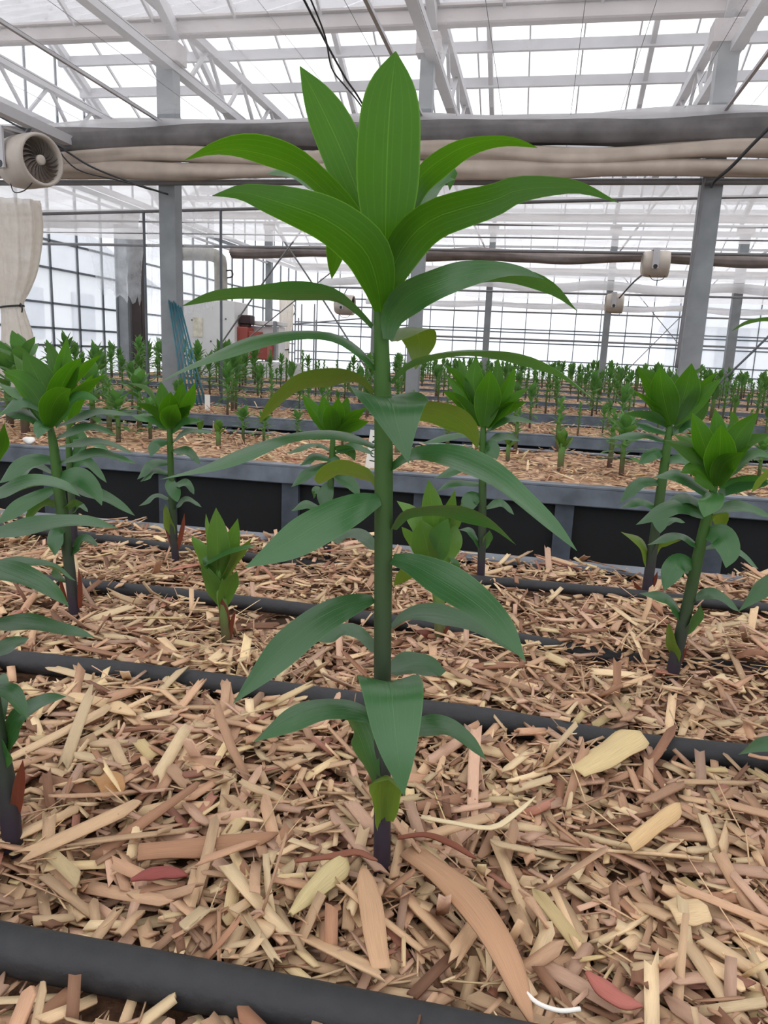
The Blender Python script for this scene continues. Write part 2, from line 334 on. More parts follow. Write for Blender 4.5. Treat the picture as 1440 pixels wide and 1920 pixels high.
slope(YG[3], YR[2], False, 'glazed roof slope falling to the end wall')
tn = [0]
def trim(mb, m, label, **k):
    tn[0] += 1; return mb.build('trim_%d' % tn[0], m, kind='structure', label=label, cat='beam', **k)
for i, y in enumerate(YG):
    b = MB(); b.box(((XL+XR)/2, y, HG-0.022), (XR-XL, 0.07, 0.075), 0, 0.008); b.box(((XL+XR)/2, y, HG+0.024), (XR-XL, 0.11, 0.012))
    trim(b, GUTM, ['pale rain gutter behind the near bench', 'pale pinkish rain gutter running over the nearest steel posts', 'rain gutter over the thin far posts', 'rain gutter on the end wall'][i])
for i, y in enumerate(YR):
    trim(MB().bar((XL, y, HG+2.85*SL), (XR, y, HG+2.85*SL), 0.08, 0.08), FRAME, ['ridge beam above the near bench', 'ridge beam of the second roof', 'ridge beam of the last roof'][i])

# posts, 1.485 m apart along each gutter
PX = [-0.70+1.485*k for k in range(-3, 5)]
def post(x, y, wd, top, label, group=None):
    r = empty('steel_post', (x, y, 0), label, 'post', group)
    MB().box((0, 0, top/2+0.01), (wd, wd*0.9, top-0.02), 0, wd*0.06).build('shaft', STEEL, r)
    MB().box((0, 0, 0.02), (wd*2.1, wd*2.0, 0.012)).build('base_plate', STEEL_D, r)
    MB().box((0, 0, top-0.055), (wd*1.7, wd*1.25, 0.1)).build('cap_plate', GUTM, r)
    return r
lab = {-2.185: 'thick grey steel post with the teal poles leaning on it', -0.70: 'slim grey steel post standing behind the tall lily', 0.785: 'thick grey steel post with a thin rod along its side'}
for x in PX:
    k = round(x, 3); wide = k in (-2.185, 0.785)
    if k in lab: post(x if k != -2.185 else -2.185, YG[1], 0.10 if wide else 0.072, HG-0.09, lab[k])
    elif -3.8 < x < 2.5: post(x, YG[1], 0.072, HG-0.09, 'slim grey steel post at the end of the nearest post row', 'slim posts outside the near row')
for x in PX:
    if -3.8 < x < 4.0: post(x+0.01, YG[2], 0.105 if abs(x-2.27) < 0.1 else 0.078, HG-0.09, 'thin grey steel post of the second post row', 'posts of the second row')
# beams along the bays over the posts of the nearest row (chords and the lighter tie under them)
for x in (-3.67, -2.185, -0.70, 0.785, 2.27):
    for z, wd, ht in ((2.16, 0.020, 0.020), (2.26, 0.015, 0.015), (2.57, 0.055, 0.05), (2.83, 0.055, 0.05)):
        if z == 2.16 and x not in (-2.185, -3.67): continue
        y1 = YG[2] if z < 2.5 else 7.1; xb = x+0.03*(z > 2.5)
        if z == 2.16 and x == -2.185: xb, z, wd, ht, y1 = -2.70, 2.142, 0.05, 0.05, 4.17   # the beam that carries the large fan
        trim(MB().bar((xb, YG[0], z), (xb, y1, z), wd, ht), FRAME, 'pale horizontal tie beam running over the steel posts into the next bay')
    b = MB()
    for q in range(6):
        y = 4.5+q*0.55
        b.bar((x+0.03, y, 2.57), (x+0.03, y+0.27, 2.83), 0.02, 0.02); b.bar((x+0.03, y+0.27, 2.83), (x+0.03, y+0.54, 2.57), 0.02, 0.02)
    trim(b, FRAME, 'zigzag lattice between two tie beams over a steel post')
# cross pipes under the screens
for y, z, r, lb in ((4.22, 1.945, 0.016, 'dark pipe under the beige screen folds'), (4.78, 1.965, 0.010, 'thin pipe carrying the white sheet, first behind the thick posts'), (5.75, 1.985, 0.009, 'thin pipe carrying the white sheet, second behind the thick posts'),
                    (6.35, 1.985, 0.006, 'thin pipe at the far edge of the white sheet'), (7.0, 1.97, 0.014, 'pipe above the brown screen roll'), (9.6, 1.84, 0.012, 'thin pipe below the wavy white roll'), (13.0, 1.80, 0.014, 'jointed pipe high in front of the end wall'), (15.3, 1.42, 0.02, 'pipe rail across the end wall')):
    xa = -3.2 if y > 9 else XL+0.05
    tl_ = 0.0265 if y == 4.78 else 0; trim(MB().tube([(xa, y, z+tl_*(xa-0.3)), (XR if not tl_ else 3.2, y, z+tl_*((XR if not tl_ else 3.2)-0.3))], r, 8), PIPE, lb, smooth=True)
for x in (-2.62, -2.08):   # partition uprights hanging from the first thin pipe
    trim(MB().tube([(x, 4.78, 0.02), (x, 4.78, 1.96+0.0265*(x-0.3))], 0.009, 8), STEEL_D, 'thin upright rod of the plastic partition', smooth=True)

# end wall, left gable wall, others
def glazed(name, label, a, b, z0, z1, nx, zs, fine, bw=0.016):
    """a glazed wall from a to b: separate panes, upright bars and rails"""
    a = np.array(a, float); b = np.array(b, float); d = (b-a)/nx; ang = atan2(d[1], d[0]); w_ = np.linalg.norm(d)
    root = empty(name, (a[0], a[1], z0), label, 'wall', kind='structure')
    hs = [z0]+[z for z in zs if z0 < z < z1]+[z1]
    if fine:
        for j in range(len(hs)-1):
            hh = hs[j+1]-hs[j]; pm = MB().box((w_/2, 0, hh/2), (w_-bw, 0.004, hh-0.012)); pm = mesh('pane', pm.v, pm.f, GWALL)
            for i in range(nx):
                p = link('pane', pm, root, (d[0]*i, d[1]*i, hs[j]-z0)); p.rotation_euler.z = ang
    else:
        MB().bar((0, 0, (z1-z0)/2), tuple(b-a)+((z1-z0)/2,), 0.004, z1-z0).build('pane', GWALL, root)
    bm_ = MB().box((0, 0, (z1-z0)/2), (bw, 0.03, z1-z0)); bm_ = mesh('upright_bar', bm_.v, bm_.f, STEEL_D)
    for i in range(nx+1):
        p = link('upright_bar', bm_, root, (d[0]*i, d[1]*i, 0)); p.rotation_euler.z = ang
    for z in hs:
        MB().bar((0, 0, z-z0), tuple(b-a)+(z-z0,), 0.03, 0.022 if z not in (hs[0], hs[-1]) else 0.05).build('rail', STEEL_D, root)
    return root
glazed('wall_back', 'glazed end wall with a thin grey grid behind the far benches', (XL, YG[3]-0.02), (XR, YG[3]-0.02), 0.05, 2.7, 21, (0.5, 0.85, 1.02, 1.36, 1.56, 1.62, 2.12), True, 0.014)
glazed('wall_left', 'glazed gable wall with a grey grid beside the tied curtain', (XL, 3.0), (XL, YG[3]), 0.05, 2.7, 26, (0.5, 0.98, 1.16, 1.42, 1.78, 2.06), True, 0.022)
glazed('wall_right', 'glazed gable wall at the far end of the benches', (XR, YG[0]), (XR, YG[3]), 0.05, 2.7, 34, (1.0, 1.6, 2.1), False)
glazed('wall_left', 'glazed gable wall beside the near bench', (XL, YG[0]), (XL, 3.0), 0.05, 2.7, 9, (1.0, 1.6, 2.1), False)
# gable triangles
for X, nm in ((XL, 'wall_left'), (XR, 'wall_right')):
    for i in range(3):
        root = empty(nm, (X, YR[i], HG), 'glazed gable triangle under a roof ridge %s' % ['above the near bench', 'of the second roof', 'of the last roof'][i], 'wall', kind='structure')
        t = MB().add([(0, -2.85, 0), (0, 2.85, 0), (0, 0, 1.425)], [(0, 1, 2)]); t.build('pane', GWALL, root)
        for k in range(-5, 6):
            y = k*0.495; MB().box((0, y, (1.425-abs(y)*0.5)/2), (0.02, 0.02, 1.425-abs(y)*0.5)).build('upright_bar', STEEL_D, root)
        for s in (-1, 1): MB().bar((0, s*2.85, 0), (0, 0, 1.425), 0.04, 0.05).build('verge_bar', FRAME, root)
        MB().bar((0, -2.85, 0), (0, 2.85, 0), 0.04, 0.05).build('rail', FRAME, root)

# thermal screens: stretched white sheets and bundled rolls
def sheet(label, y0, y1, z, x0=XL+0.2, x1=XR-0.2, sag=0.03, wav=0.0):
    nx, ny = 60, 6; v = []; 
    for i in range(nx+1):
        for j in range(ny+1):
            x = x0+(x1-x0)*i/nx; s = j/ny
            y = y0+(y1-y0)*s+(wav*sin(x*3.1)*sin(x*1.3+1) if j == ny else 0)
            v.append((x, y, z-sag*sin(pi*s)*(0.6+0.4*sin(x*2.3))-(0.02*abs(sin(x*2.1)) if j == ny else 0)))
    f = [(i*(ny+1)+j, (i+1)*(ny+1)+j, (i+1)*(ny+1)+j+1, i*(ny+1)+j+1) for i in range(nx) for j in range(ny)]
    return link('thermal_sheet', mesh('thermal_sheet', v, f, SHEET, None, True), label=label, cat='screen')
sheet('white see-through thermal sheet stretched behind the beige folds', 4.36, 6.6, 1.995, wav=0.1)
sheet('white thermal sheet stretched beyond the brown roll', 7.25, 9.3, 1.99, x0=-3.0)
sheet('white thermal sheet stretched over the farthest benches', 10.1, 12.6, 2.0, x0=-3.0)
def roll(label, y, z, ry, rz, m, x0=XL+0.1, x1=XR-0.1, seed=0, folds=9, sagp=1.485, droop=0.04, amp=0.22):
    r = np.random.default_rng(seed); nx, n = 150, 20; ph = r.uniform(0, 6.28, 6); v = []
    for i in range(nx+1):
        x = x0+(x1-x0)*i/nx; s = abs(sin(pi*(x+0.70)/sagp))
        for k in range(n):
            a = 2*pi*k/n; q = 1+amp*sin(folds*a+ph[0]+0.8*sin(x*1.7+ph[1]))*0.6+0.12*sin(3*x+ph[2]+2*a)+0.06*sin(9*x+ph[3]-3*a)
            v.append((x, y+ry*q*cos(a), z-droop*s*s+rz*q*sin(a)+0.010*sin(4.1*x+ph[4])))
    f = [(i*n+k, i*n+(k+1) % n, (i+1)*n+(k+1) % n, (i+1)*n+k) for i in range(nx) for k in range(n)]+[tuple(range(n)), tuple(nx*n+k for k in range(n-1, -1, -1))]
    return link('rolled_screen', mesh('rolled_screen', v, f, m, None, True), label=label, cat='screen')
roll('dark grey bundled screen along the top of the thick posts', 4.14, 2.165, 0.05, 0.060, GREYC, seed=1, droop=0.015)
roll('pale translucent screen bundled above the grey one', 4.2, 2.245, 0.045, 0.03, SHEET, seed=8, droop=0.015)
roll('upper fold of beige screen cloth over the dark pipe', 4.13, 2.070, 0.045, 0.044, BEIGE, seed=2, droop=0.02, folds=5, amp=0.15)
roll('lower fold of beige screen cloth over the dark pipe', 4.13, 1.995, 0.04, 0.042, BEIGE, seed=3, droop=0.012, folds=4, amp=0.12)
roll('brown-grey rolled screen between the two post rows', 7.15, 1.95, 0.06, 0.045, BROWNC, x0=-3.0, seed=4, droop=0.01)
roll('wavy whitish rolled screen along the second post row', 9.88, 1.97, 0.06, 0.05, SHEET, x0=-2.9, seed=5, droop=0.06)
roll('pale rolled screen in front of the end wall', 12.6, 1.90, 0.06, 0.04, SHEET, x0=-2.9, seed=6, droop=0.03)
# fine wires carrying the screens
wm = mesh('w', *(lambda b: (b.v, b.f))(MB().tube([(0, 0, 0), (0, 11.2, 0)], 0.0012, 4)), WIRE)
root = empty('trim_90', (0, -1.2, 2.27), 'row of fine pale wires carrying the screens under the roof', 'wire', kind='structure')
for k in range(36): link('screen_wire', wm, root, (XL+0.15+k*0.28+random.uniform(-0.05, 0.05), 0, random.uniform(-0.02, 0.04)))

# ================================================================== growing benches
BENCH = [(0.06, 1.29), (2.10, 2.93), (3.52, 4.20)]+[(3.52+1.37*k, 3.52+1.37*k+0.83) for k in range(1, 8)]   # the second one stops short of the posts
ORD = ['', 'first', 'second', 'third', 'fourth', 'fifth', 'sixth', 'seventh', 'eighth', 'ninth']
BX = []
for i, (y0, y1) in enumerate(BENCH):
    x0, x1 = (-4.7, 4.4) if y1 < 8.9 else (-2.6, 4.4)
    if i == 0: lb = 'steel-rimmed growing bench holding the tall lily and the black drip hoses'
    else: lb = 'steel growing bench, %s one behind the bench with the hoses' % ORD[i]
    r = empty('growing_bench', (0, y0, 0), lb, 'bench'); BX.append((x0, x1)); xm, L = (x0+x1)/2, x1-x0; D = y1-y0
    MB().box((xm, D/2, 0.670), (L-0.06, D-0.06, 0.03)).build('tray', SOIL, r)
    for yy in (0.012, D-0.012):
        b = MB().box((xm, yy, 0.675), (L, 0.02, 0.052), 0, 0.003); b.box((xm, yy+(0.012 if yy < D/2 else -0.012), 0.703), (L, 0.045, 0.005)); b.build('rim', RIM, r)
    for xx in (x0+0.01, x1-0.01): MB().box((xx, D/2, 0.675), (0.02, D-0.05, 0.052)).build('end_rim', RIM, r)
    if i < 5:
        for yy in (0.05, D-0.05): MB().box((xm, yy, 0.33), (L-0.1, 0.008, 0.62)).build('skirt', BLACK, r)
        lm = mesh('leg', *(lambda b: (b.v, b.f))(MB().box((0, 0, 0.325), (0.052, 0.02, 0.648), 0, 0.003)), LEGM)
        k = -4.35
        while k < x1:
            link('leg', lm, r, (k, 0.034, 0)); link('leg', lm, r, (k, D-0.034, 0)); k += 0.405
    else:
        for yy in (0.05, D-0.05): MB().box((xm, yy, 0.33), (L-0.1, 0.008, 0.62)).build('skirt', BLACK, r)

# ================================================================== the tall lily
W1 = dict(tm=0.5, b0=0.35, cup=0.2)
MAIN = [
 ([(722, 500), (724, 430), (727, 300), (733, 190), (742, 96)], 120, -1, (-0.008, -0.022, -0.03, -0.02), 'c', dict(tm=0.52, b0=0.3, cup=0.22, tip=1.5)),
 ([(705, 480), (682, 390), (640, 280), (600, 195), (562, 124)], 84, -1, (0.006, 0.015, 0.02, 0.02), 'c', dict(tm=0.55, b0=0.25, cup=0.2, tip=1.35)),
 ([(708, 465), (660, 410), (605, 350), (550, 306), (470, 281), (405, 281), (345, 301)], 50, -1, (0, 0.0, -0.01, -0.015), 'c', dict(tm=0.42, real=0.03)),
 ([(700, 460), (650, 385), (615, 345), (560, 316), (500, 325)], 46, 1, (0.01, 0.05, 0.09), 'm', dict(real=0.026)),
 ([(714, 585), (708, 535), (690, 478), (652, 438), (605, 408), (552, 388), (500, 372), (450, 360), (398, 367)], 88, (-1, -1, -1, 0, 1), (-0.01, -0.04, -0.06, -0.06), 'c', dict(tm=0.34, b0=0.30, tip=1.1, cup=0.2)),
 ([(738, 460), (765, 390), (790, 335), (838, 296), (885, 272), (933, 263), (970, 266), (1008, 277)], 40, -1, (0, 0.02, 0.03), 'c', dict(tm=0.42, real=0.028)),
 ([(735, 480), (765, 415), (800, 355), (828, 328), (846, 325), (843, 357)], 54, 1, (0.01, 0.05, 0.07), 'm', dict(tm=0.5, b0=0.4, real=0.026)),
 ([(728, 575), (733, 515), (768, 450), (812, 412), (867, 392), (925, 376), (968, 357), (1030, 350), (1090, 353), (1160, 380)], 76, (-1, -1, -0.3, 1, 1), (-0.01, -0.02, -0.02, 0.0), 'c', dict(tm=0.27, b0=0.3, tip=0.85, cup=0.2)),
 ([(712, 480), (660, 452), (637, 468), (622, 523)], 46, -1, (0.01, 0.05, 0.07), 'c', dict(tm=0.5)),
 ([(728, 480), (745, 400), (760, 330), (768, 260)], 60, -1, (0.008, 0.02, 0.025), 'c', dict(tm=0.5)),
 ([(718, 480), (715, 380), (712, 280), (708, 180)], 70, 1, (0.01, 0.03, 0.035), 'c', dict(tm=0.5)),
 ([(698, 614), (668, 584), (628, 556), (575, 549), (490, 552), (410, 556), (341, 574)], 30, -1, (0, 0.0, -0.01), 'm', dict(tm=0.5)),
 ([(727, 636), (735, 592), (768, 556), (812, 535), (868, 516), (930, 506), (980, 509), (1020, 523)], 58, (-1, -1, 0.3, 1, 1), (-0.008, -0.01, 0.02), 'm', dict(tm=0.27, b0=0.35, tip=0.95)),
 ([(725, 560), (790, 545), (860, 526), (925, 515), (985, 518), (1040, 543), (1083, 584)], 25, -1, (0.008, 0.03, 0.04), 'm', dict(tm=0.62)),
 ([(704, 690), (675, 660), (637, 634), (590, 625), (530, 628), (470, 641), (400, 668), (340, 695), (290, 722)], 21, 1, (0, -0.02, -0.05), 'm', dict(tm=0.4)),
 ([(740, 640), (756, 619), (776, 620), (787, 648), (779, 693)], 84, -1, (0.005, 0.03, 0.05, 0.05), 'o', dict(tm=0.45, b0=0.12, flat=True, tip=1.1)),
 ([(733, 717), (768, 682), (830, 664), (900, 660), (980, 672), (1050, 700), (1122, 757)], 15, -1, (0, 0.01, 0.0), 'm', dict(tm=0.45)),
 ([(700, 738), (676, 714), (645, 706), (605, 712), (560, 724), (522, 751), (485, 794)], 32, -1, (0, 0.01, 0.02), 'o', dict(tm=0.5)),
 ([(722, 742), (729, 744), (738, 764), (750, 812), (766, 868)], 134, 1, (-0.006, -0.04, -0.06, -0.072, -0.078), 'l', dict(tm=0.38, b0=0.35, tip=1.0, cup=0.12, flat=True)),
 ([(732, 775), (785, 768), (835, 776), (878, 802), (897, 843)], 46, -1, (0.006, 0.03, 0.04), 'o', dict(tm=0.5)),
 ([(704, 838), (675, 825), (640, 815), (590, 812), (530, 822), (470, 845), (390, 875), (300, 899)], 22, 1, (0, 0.0, -0.03), 'l', dict(tm=0.45)),
 ([(703, 908), (690, 892), (662, 884), (625, 887), (598, 908)], 31, -1, (0.005, 0.03, 0.05), 'o', dict(tm=0.6, tip=2.0)),
 ([(735, 876), (772, 853), (820, 851), (872, 864), (930, 894), (985, 940), (1035, 985), (1082, 1033)], 44, 1, (0, -0.02, -0.04), 'l', dict(tm=0.5)),
 ([(712, 936), (680, 945), (635, 965), (585, 992), (530, 1025), (460, 1064)], 72, 1, (-0.006, -0.03, -0.05), 'l', dict(tm=0.42, b0=0.3)),
 ([(737, 993), (763, 963), (815, 955), (870, 962), (920, 980), (968, 1022)], 25, -1, (0, 0.0, -0.01), 'm', dict(tm=0.4)),
 ([(703, 1032), (683, 1010), (655, 1002), (610, 1008)], 26, 1, (0.005, 0.02, 0.03), 'l'),
 ([(735, 1048), (768, 1055), (812, 1077), (860, 1106), (905, 1140), (945, 1181), (985, 1240)], 66, 1, (-0.004, -0.02, -0.04), 'l', dict(tm=0.45, b0=0.3)),
 ([(733, 1178), (765, 1155), (815, 1152), (875, 1168), (930, 1195), (980, 1232)], 34, 1, (0.003, 0.02, 0.02), 'l'),
 ([(700, 1122), (655, 1133), (600, 1160), (540, 1208), (488, 1262), (437, 1319)], 62, 1, (0, -0.03, -0.05), 'l', dict(tm=0.42, b0=0.25)),
 ([(703, 1224), (682, 1194), (645, 1182), (575, 1200)], 28, 1, (0.004, 0.02, 0.03), 'l'),
 ([(732, 1262), (770, 1248), (805, 1248), (836, 1258)], 46, 1, (0.004, 0.03, 0.05), 'l', dict(tm=0.45, b0=0.5)),
 ([(724, 1278), (730, 1276), (737, 1315), (745, 1400), (757, 1492)], 116, 1, (-0.006, -0.03, -0.05, -0.062, -0.066), 'l', dict(tm=0.36, b0=0.4, tip=1.05, cup=0.14, flat=True)),
 ([(706, 1352), (685, 1338), (645, 1327), (595, 1329), (540, 1350), (475, 1391)], 44, 1, (0, -0.01, -0.03), 'l', dict(tm=0.5)),
 ([(730, 1378), (785, 1364), (835, 1365), (873, 1386), (911, 1424)], 36, 1, (0.004, 0.0, -0.01), 'l', dict(tm=0.5)),
 ([(706, 1468), (690, 1420), (670, 1365), (652, 1350)], 46, -1, (-0.004, 0.0, 0.02), 'm', dict(tm=0.6, b0=0.3, tip=2.2)),
 ([(718, 1545), (719, 1505), (722, 1470), (728, 1462)], 54, -1, (-0.007, -0.013, -0.022), 'o', dict(tm=0.7, b0=0.55, tip=3, cup=0.7)),
]
px_plant('tall_lily', 'tall dark green lily plant with broad upright crown leaves, the largest on the bench', (718, 1640),
         [(718, 1655, 34), (717, 1450, 32), (717, 1250, 33), (719, 1000, 35), (719, 800, 35), (715, 640, 29), (716, 540, 27), (722, 470, 16)], MAIN)

# ================================================================== the other lilies on the same bench
def Q(*a):
    """(x0,y0,x1,y1,...) -> points"""
    return [(a[i], a[i+1]) for i in range(0, len(a), 2)]
def LV(rows):
    """rows of (points, visible width, side, reach, material)"""
    out = []
    for r in rows:
        kw = dict(tm=0.45) if r[4] != 'c' else dict(tm=0.46, b0=0.3, cup=0.22, tip=1.12)
        if r[4] == 'r': kw = dict(tm=0.35, b0=0.7, real=0.006)
        out.append((Q(*r[0]), r[1], r[2], r[3], r[4], kw))
    return out
P1 = LV([((92, 800, 98, 765, 112, 742, 133, 729), 50, -1, -0.03, 'c'), ((88, 790, 70, 745, 40, 712, 4, 696), 46, -1, -0.01, 'c'), ((92, 790, 82, 735, 62, 690, 43, 659), 60, -1, 0.0, 'c'),
 ((97, 790, 112, 735, 132, 695, 153, 671), 46, -1, 0.0, 'c'), ((100, 770, 116, 700, 126, 632), 32, -1, 0.03, 'c'), ((98, 760, 102, 690, 88, 638), 30, -1, 0.03, 'c'), ((90, 770, 50, 695, 25, 664), 26, 1, 0.04, 'c'),
 ((100, 785, 140, 740, 196, 700), 20, -1, 0.01, 'c'), ((105, 760, 150, 695, 193, 662), 18, -1, 0.02, 'c'), ((104, 800, 126, 760, 152, 744, 186, 751), 22, 1, -0.01, 'm'), ((86, 796, 50, 747, -5, 718), 20, 1, 0.0, 'm'),
 ((88, 802, 45, 776, 2, 772), 20, 1, -0.01, 'l'), ((96, 803, 80, 800, 70, 823), 24, 1, -0.03, 'l'), ((100, 775, 45, 752, 0, 776), 22, 1, -0.02, 'l'), ((106, 822, 146, 806, 183, 804, 219, 818), 16, 1, 0.0, 'l'),
 ((108, 800, 180, 775, 250, 779), 13, 1, 0.02, 'l'), ((112, 868, 180, 851, 256, 869), 17, 1, 0.0, 'l'), ((110, 838, 190, 830, 250, 851), 13, 1, 0.01, 'l'), ((112, 890, 150, 895, 178, 922, 191, 948), 36, 1, -0.03, 'l'),
 ((114, 905, 160, 920, 205, 936, 253, 967), 22, 1, 0.01, 'l'), ((98, 860, 50, 866, -2, 906), 28, 1, -0.02, 'l'), ((100, 888, 70, 875, 28, 892), 11, 1, 0.01, 'l'), ((105, 915, 45, 943, -12, 985), 28, 1, -0.04, 'l'),
 ((112, 945, 78, 945, 49, 977), 20, -1, 0.0, 'm'), ((118, 958, 140, 942, 158, 944), 14, -1, 0.01, 'm'), ((122, 985, 104, 1000, 103, 1042), 28, 1, -0.02, 'l'), ((132, 1040, 158, 1012, 184, 1024), 16, 1, 0.0, 'l'),
 ((128, 1092, 108, 1078, 99, 1060), 12, 1, 0.0, 'm'), ((150, 1140, 150, 1095, 147, 1064), 9, 1, -0.005, 'r'), ((124, 1130, 116, 1100, 113, 1082), 8, 1, -0.005, 'r')])
px_plant('lily_plant', 'stout lily with a wide bright rosette standing below the tied curtain', (141, 1158), [(142, 1165, 19), (130, 1060, 20), (113, 935, 21), (101, 840, 17), (95, 805, 12), (95, 788, 5)], P1, group='lilies on the hose bench')
P1b = LV([((130, 800, 150, 740, 175, 700), 22, -1, 0.0, 'c'), ((128, 800, 118, 730, 110, 680), 24, -1, 0.0, 'c'), ((130, 860, 165, 830, 205, 845), 18, 1, 0.0, 'l'), ((131, 880, 160, 865, 200, 905), 18, 1, 0.0, 'l'),
 ((130, 830, 150, 820, 145, 860), 26, 1, 0.0, 'l'), ((134, 960, 150, 950, 165, 960), 10, 1, 0.0, 'l')])
px_plant('lily_plant', 'lily stem partly hidden behind the stout wide-rosetted lily', (140, 1020), [(140, 1022, 13), (134, 930, 13), (129, 840, 11), (129, 790, 7)], P1b, group='lilies on the hose bench')
P2 = LV([((318, 797, 317, 765, 320, 735), 38, -1, -0.02, 'c'), ((315, 795, 307, 755, 302, 716), 30, -1, 0.0, 'c'), ((322, 790, 336, 755, 343, 716), 28, -1, 0.01, 'c'), ((324, 792, 350, 757, 366, 716), 22, -1, 0.0, 'c'),
 ((318, 803, 320, 778, 332, 758), 38, -1, -0.03, 'c'), ((315, 798, 288, 772, 256, 757), 18, -1, 0.0, 'c'), ((322, 800, 343, 772, 358, 759), 22, -1, 0.0, 'c'), ((314, 790, 278, 730, 240, 717), 9, 1, 0.02, 'c'),
 ((314, 806, 285, 785, 245, 778), 16, 1, 0.0, 'm'), ((322, 812, 340, 793, 376, 790), 17, 1, 0.0, 'm'), ((322, 832, 350, 811, 402, 811), 9, 1, 0.0, 'l'), ((314, 828, 292, 832, 281, 857), 20, 1, -0.02, 'l'),
 ((322, 845, 352, 848, 376, 872), 17, 1, 0.0, 'l'), ((318, 868, 285, 870, 257, 899), 17, 1, 0.0, 'l'), ((319, 888, 290, 883, 263, 903), 12, 1, 0.0, 'l'), ((322, 898, 324, 918, 333, 942), 26, 1, -0.03, 'l'),
 ((326, 908, 350, 908, 364, 927), 15, 1, 0.0, 'l'), ((326, 955, 350, 938, 378, 951), 10, 1, 0.0, 'l'), ((323, 940, 295, 929, 260, 949), 9, 1, 0.0, 'l'), ((326, 1015, 314, 980, 310, 945), 17, -1, -0.005, 'o'),
 ((333, 1030, 342, 990, 346, 962), 9, -1, 0.0, 'r'), ((330, 1040, 318, 1010, 309, 990), 7, 1, 0.0, 'r')])
px_plant('lily_plant', 'slender lily with drooping side leaves standing below the teal poles', (331, 1062), [(332, 1066, 13), (325, 990, 14), (321, 900, 12), (318, 806, 10), (318, 790, 4)], P2, group='lilies on the hose bench')
P3 = LV([((410, 1100, 409, 1030, 405, 952), 44, -1, -0.01, 's'), ((414, 1090, 432, 1020, 446, 972), 32, -1, 0.01, 's'), ((404, 1090, 390, 1010, 386, 963), 13, -1, 0.01, 's'), ((405, 1095, 385, 1045, 359, 1005), 30, -1, 0.0, 's'),
 ((414, 1095, 445, 1040, 473, 1008), 18, -1, 0.01, 'o'), ((408, 1070, 385, 1056, 430, 1036, 482, 1022), 13, 1, -0.02, 'm'), ((416, 1140, 398, 1095, 377, 1056), 30, -1, -0.01, 's'), ((418, 1140, 428, 1100, 444, 1070), 32, -1, -0.01, 's'),
 ((430, 1200, 434, 1170, 442, 1143), 9, -1, 0.0, 'r'), ((424, 1190, 420, 1150, 415, 1120), 20, -1, -0.006, 'r')])
px_plant('lily_sprout', 'short closed lily sprout with a reddish foot beside the middle hose', (427, 1210), [(427, 1214, 17), (420, 1150, 18), (412, 1100, 18), (409, 1040, 8)], P3, group='lilies on the hose bench', stem_m=STEM_S)
P4 = LV([((622, 812, 610, 775, 607, 742), 30, -1, -0.01, 'c'), ((626, 812, 631, 775, 634, 745), 30, -1, -0.02, 'c'), ((630, 810, 645, 770, 652, 742), 24, -1, 0.01, 'c'), ((618, 812, 592, 775, 566, 739), 26, -1, 0.0, 'c'),
 ((630, 812, 655, 785, 687, 764), 22, -1, 0.0, 'c'), ((630, 818, 660, 797, 692, 790), 24, -1, -0.01, 'c'), ((624, 818, 621, 785, 618, 758), 34, -1, -0.03, 'c'), ((618, 815, 598, 785, 585, 755), 22, -1, 0.02, 'c'),
 ((620, 845, 590, 833, 533, 851), 9, 1, 0.0, 'l'), ((620, 862, 590, 856, 562, 873), 15, 1, 0.0, 'l'), ((620, 870, 580, 885, 546, 913), 20, 1, 0.0, 'l'), ((623, 852, 625, 870, 620, 894), 28, 1, -0.02, 'l'),
 ((628, 850, 660, 838, 702, 852), 14, 1, 0.0, 'l'), ((628, 840, 656, 845, 666, 864), 18, -1, 0.0, 'm'), ((616, 905, 610, 925, 604, 953), 30, 1, -0.02, 'l'), ((624, 890, 655, 905, 675, 930), 24, 1, 0.0, 'l'),
 ((612, 962, 575, 945, 546, 958), 15, 1, 0.0, 'l'), ((617, 930, 592, 918, 588, 935), 14, 1, 0.0, 'm')])
px_plant('lily_plant', 'lily with a low bright crown just behind the stem of the tall lily', (612, 1056), [(611, 1060, 15), (615, 1000, 15), (620, 910, 13), (624, 825, 10), (624, 808, 4)], P4, group='lilies on the hose bench')
P5 = LV([((813, 1040, 812, 970, 804, 899), 44, -1, -0.015, 's'), ((818, 1030, 838, 970, 853, 918), 26, -1, 0.0, 's'), ((820, 1030, 850, 985, 867, 941), 18, -1, 0.01, 's'), ((806, 1030, 775, 965, 744, 939), 30, 1, 0.0, 's'),
 ((810, 1060, 800, 1020, 790, 975), 60, -1, -0.02, 's'), ((818, 1055, 825, 1012, 840, 972), 44, 1, -0.03, 'm'), ((808, 1050, 775, 1015, 753, 988), 26, -1, 0.0, 's'), ((826, 1060, 848, 1020, 853, 980), 34, -1, 0.01, 's'),
 ((812, 1040, 808, 990, 812, 950), 40, 1, 0.02, 's'), ((812, 1080, 775, 1070, 738, 1098), 30, -1, 0.01, 'o'), ((826, 1090, 850, 1060, 842, 1045), 24, -1, 0.0, 'm'), ((820, 1205, 798, 1188, 778, 1182), 14, 1, -0.01, 'r'), ((822, 1200, 838, 1180, 842, 1170), 8, 1, -0.01, 'r')])
px_plant('lily_sprout', 'fat pale green lily sprout with a purple foot beside the tall lily stem', (826, 1215), [(826, 1220, 20), (824, 1150, 21), (818, 1080, 22), (813, 1020, 10)], P5, group='lilies on the hose bench', stem_m=STEM_S)
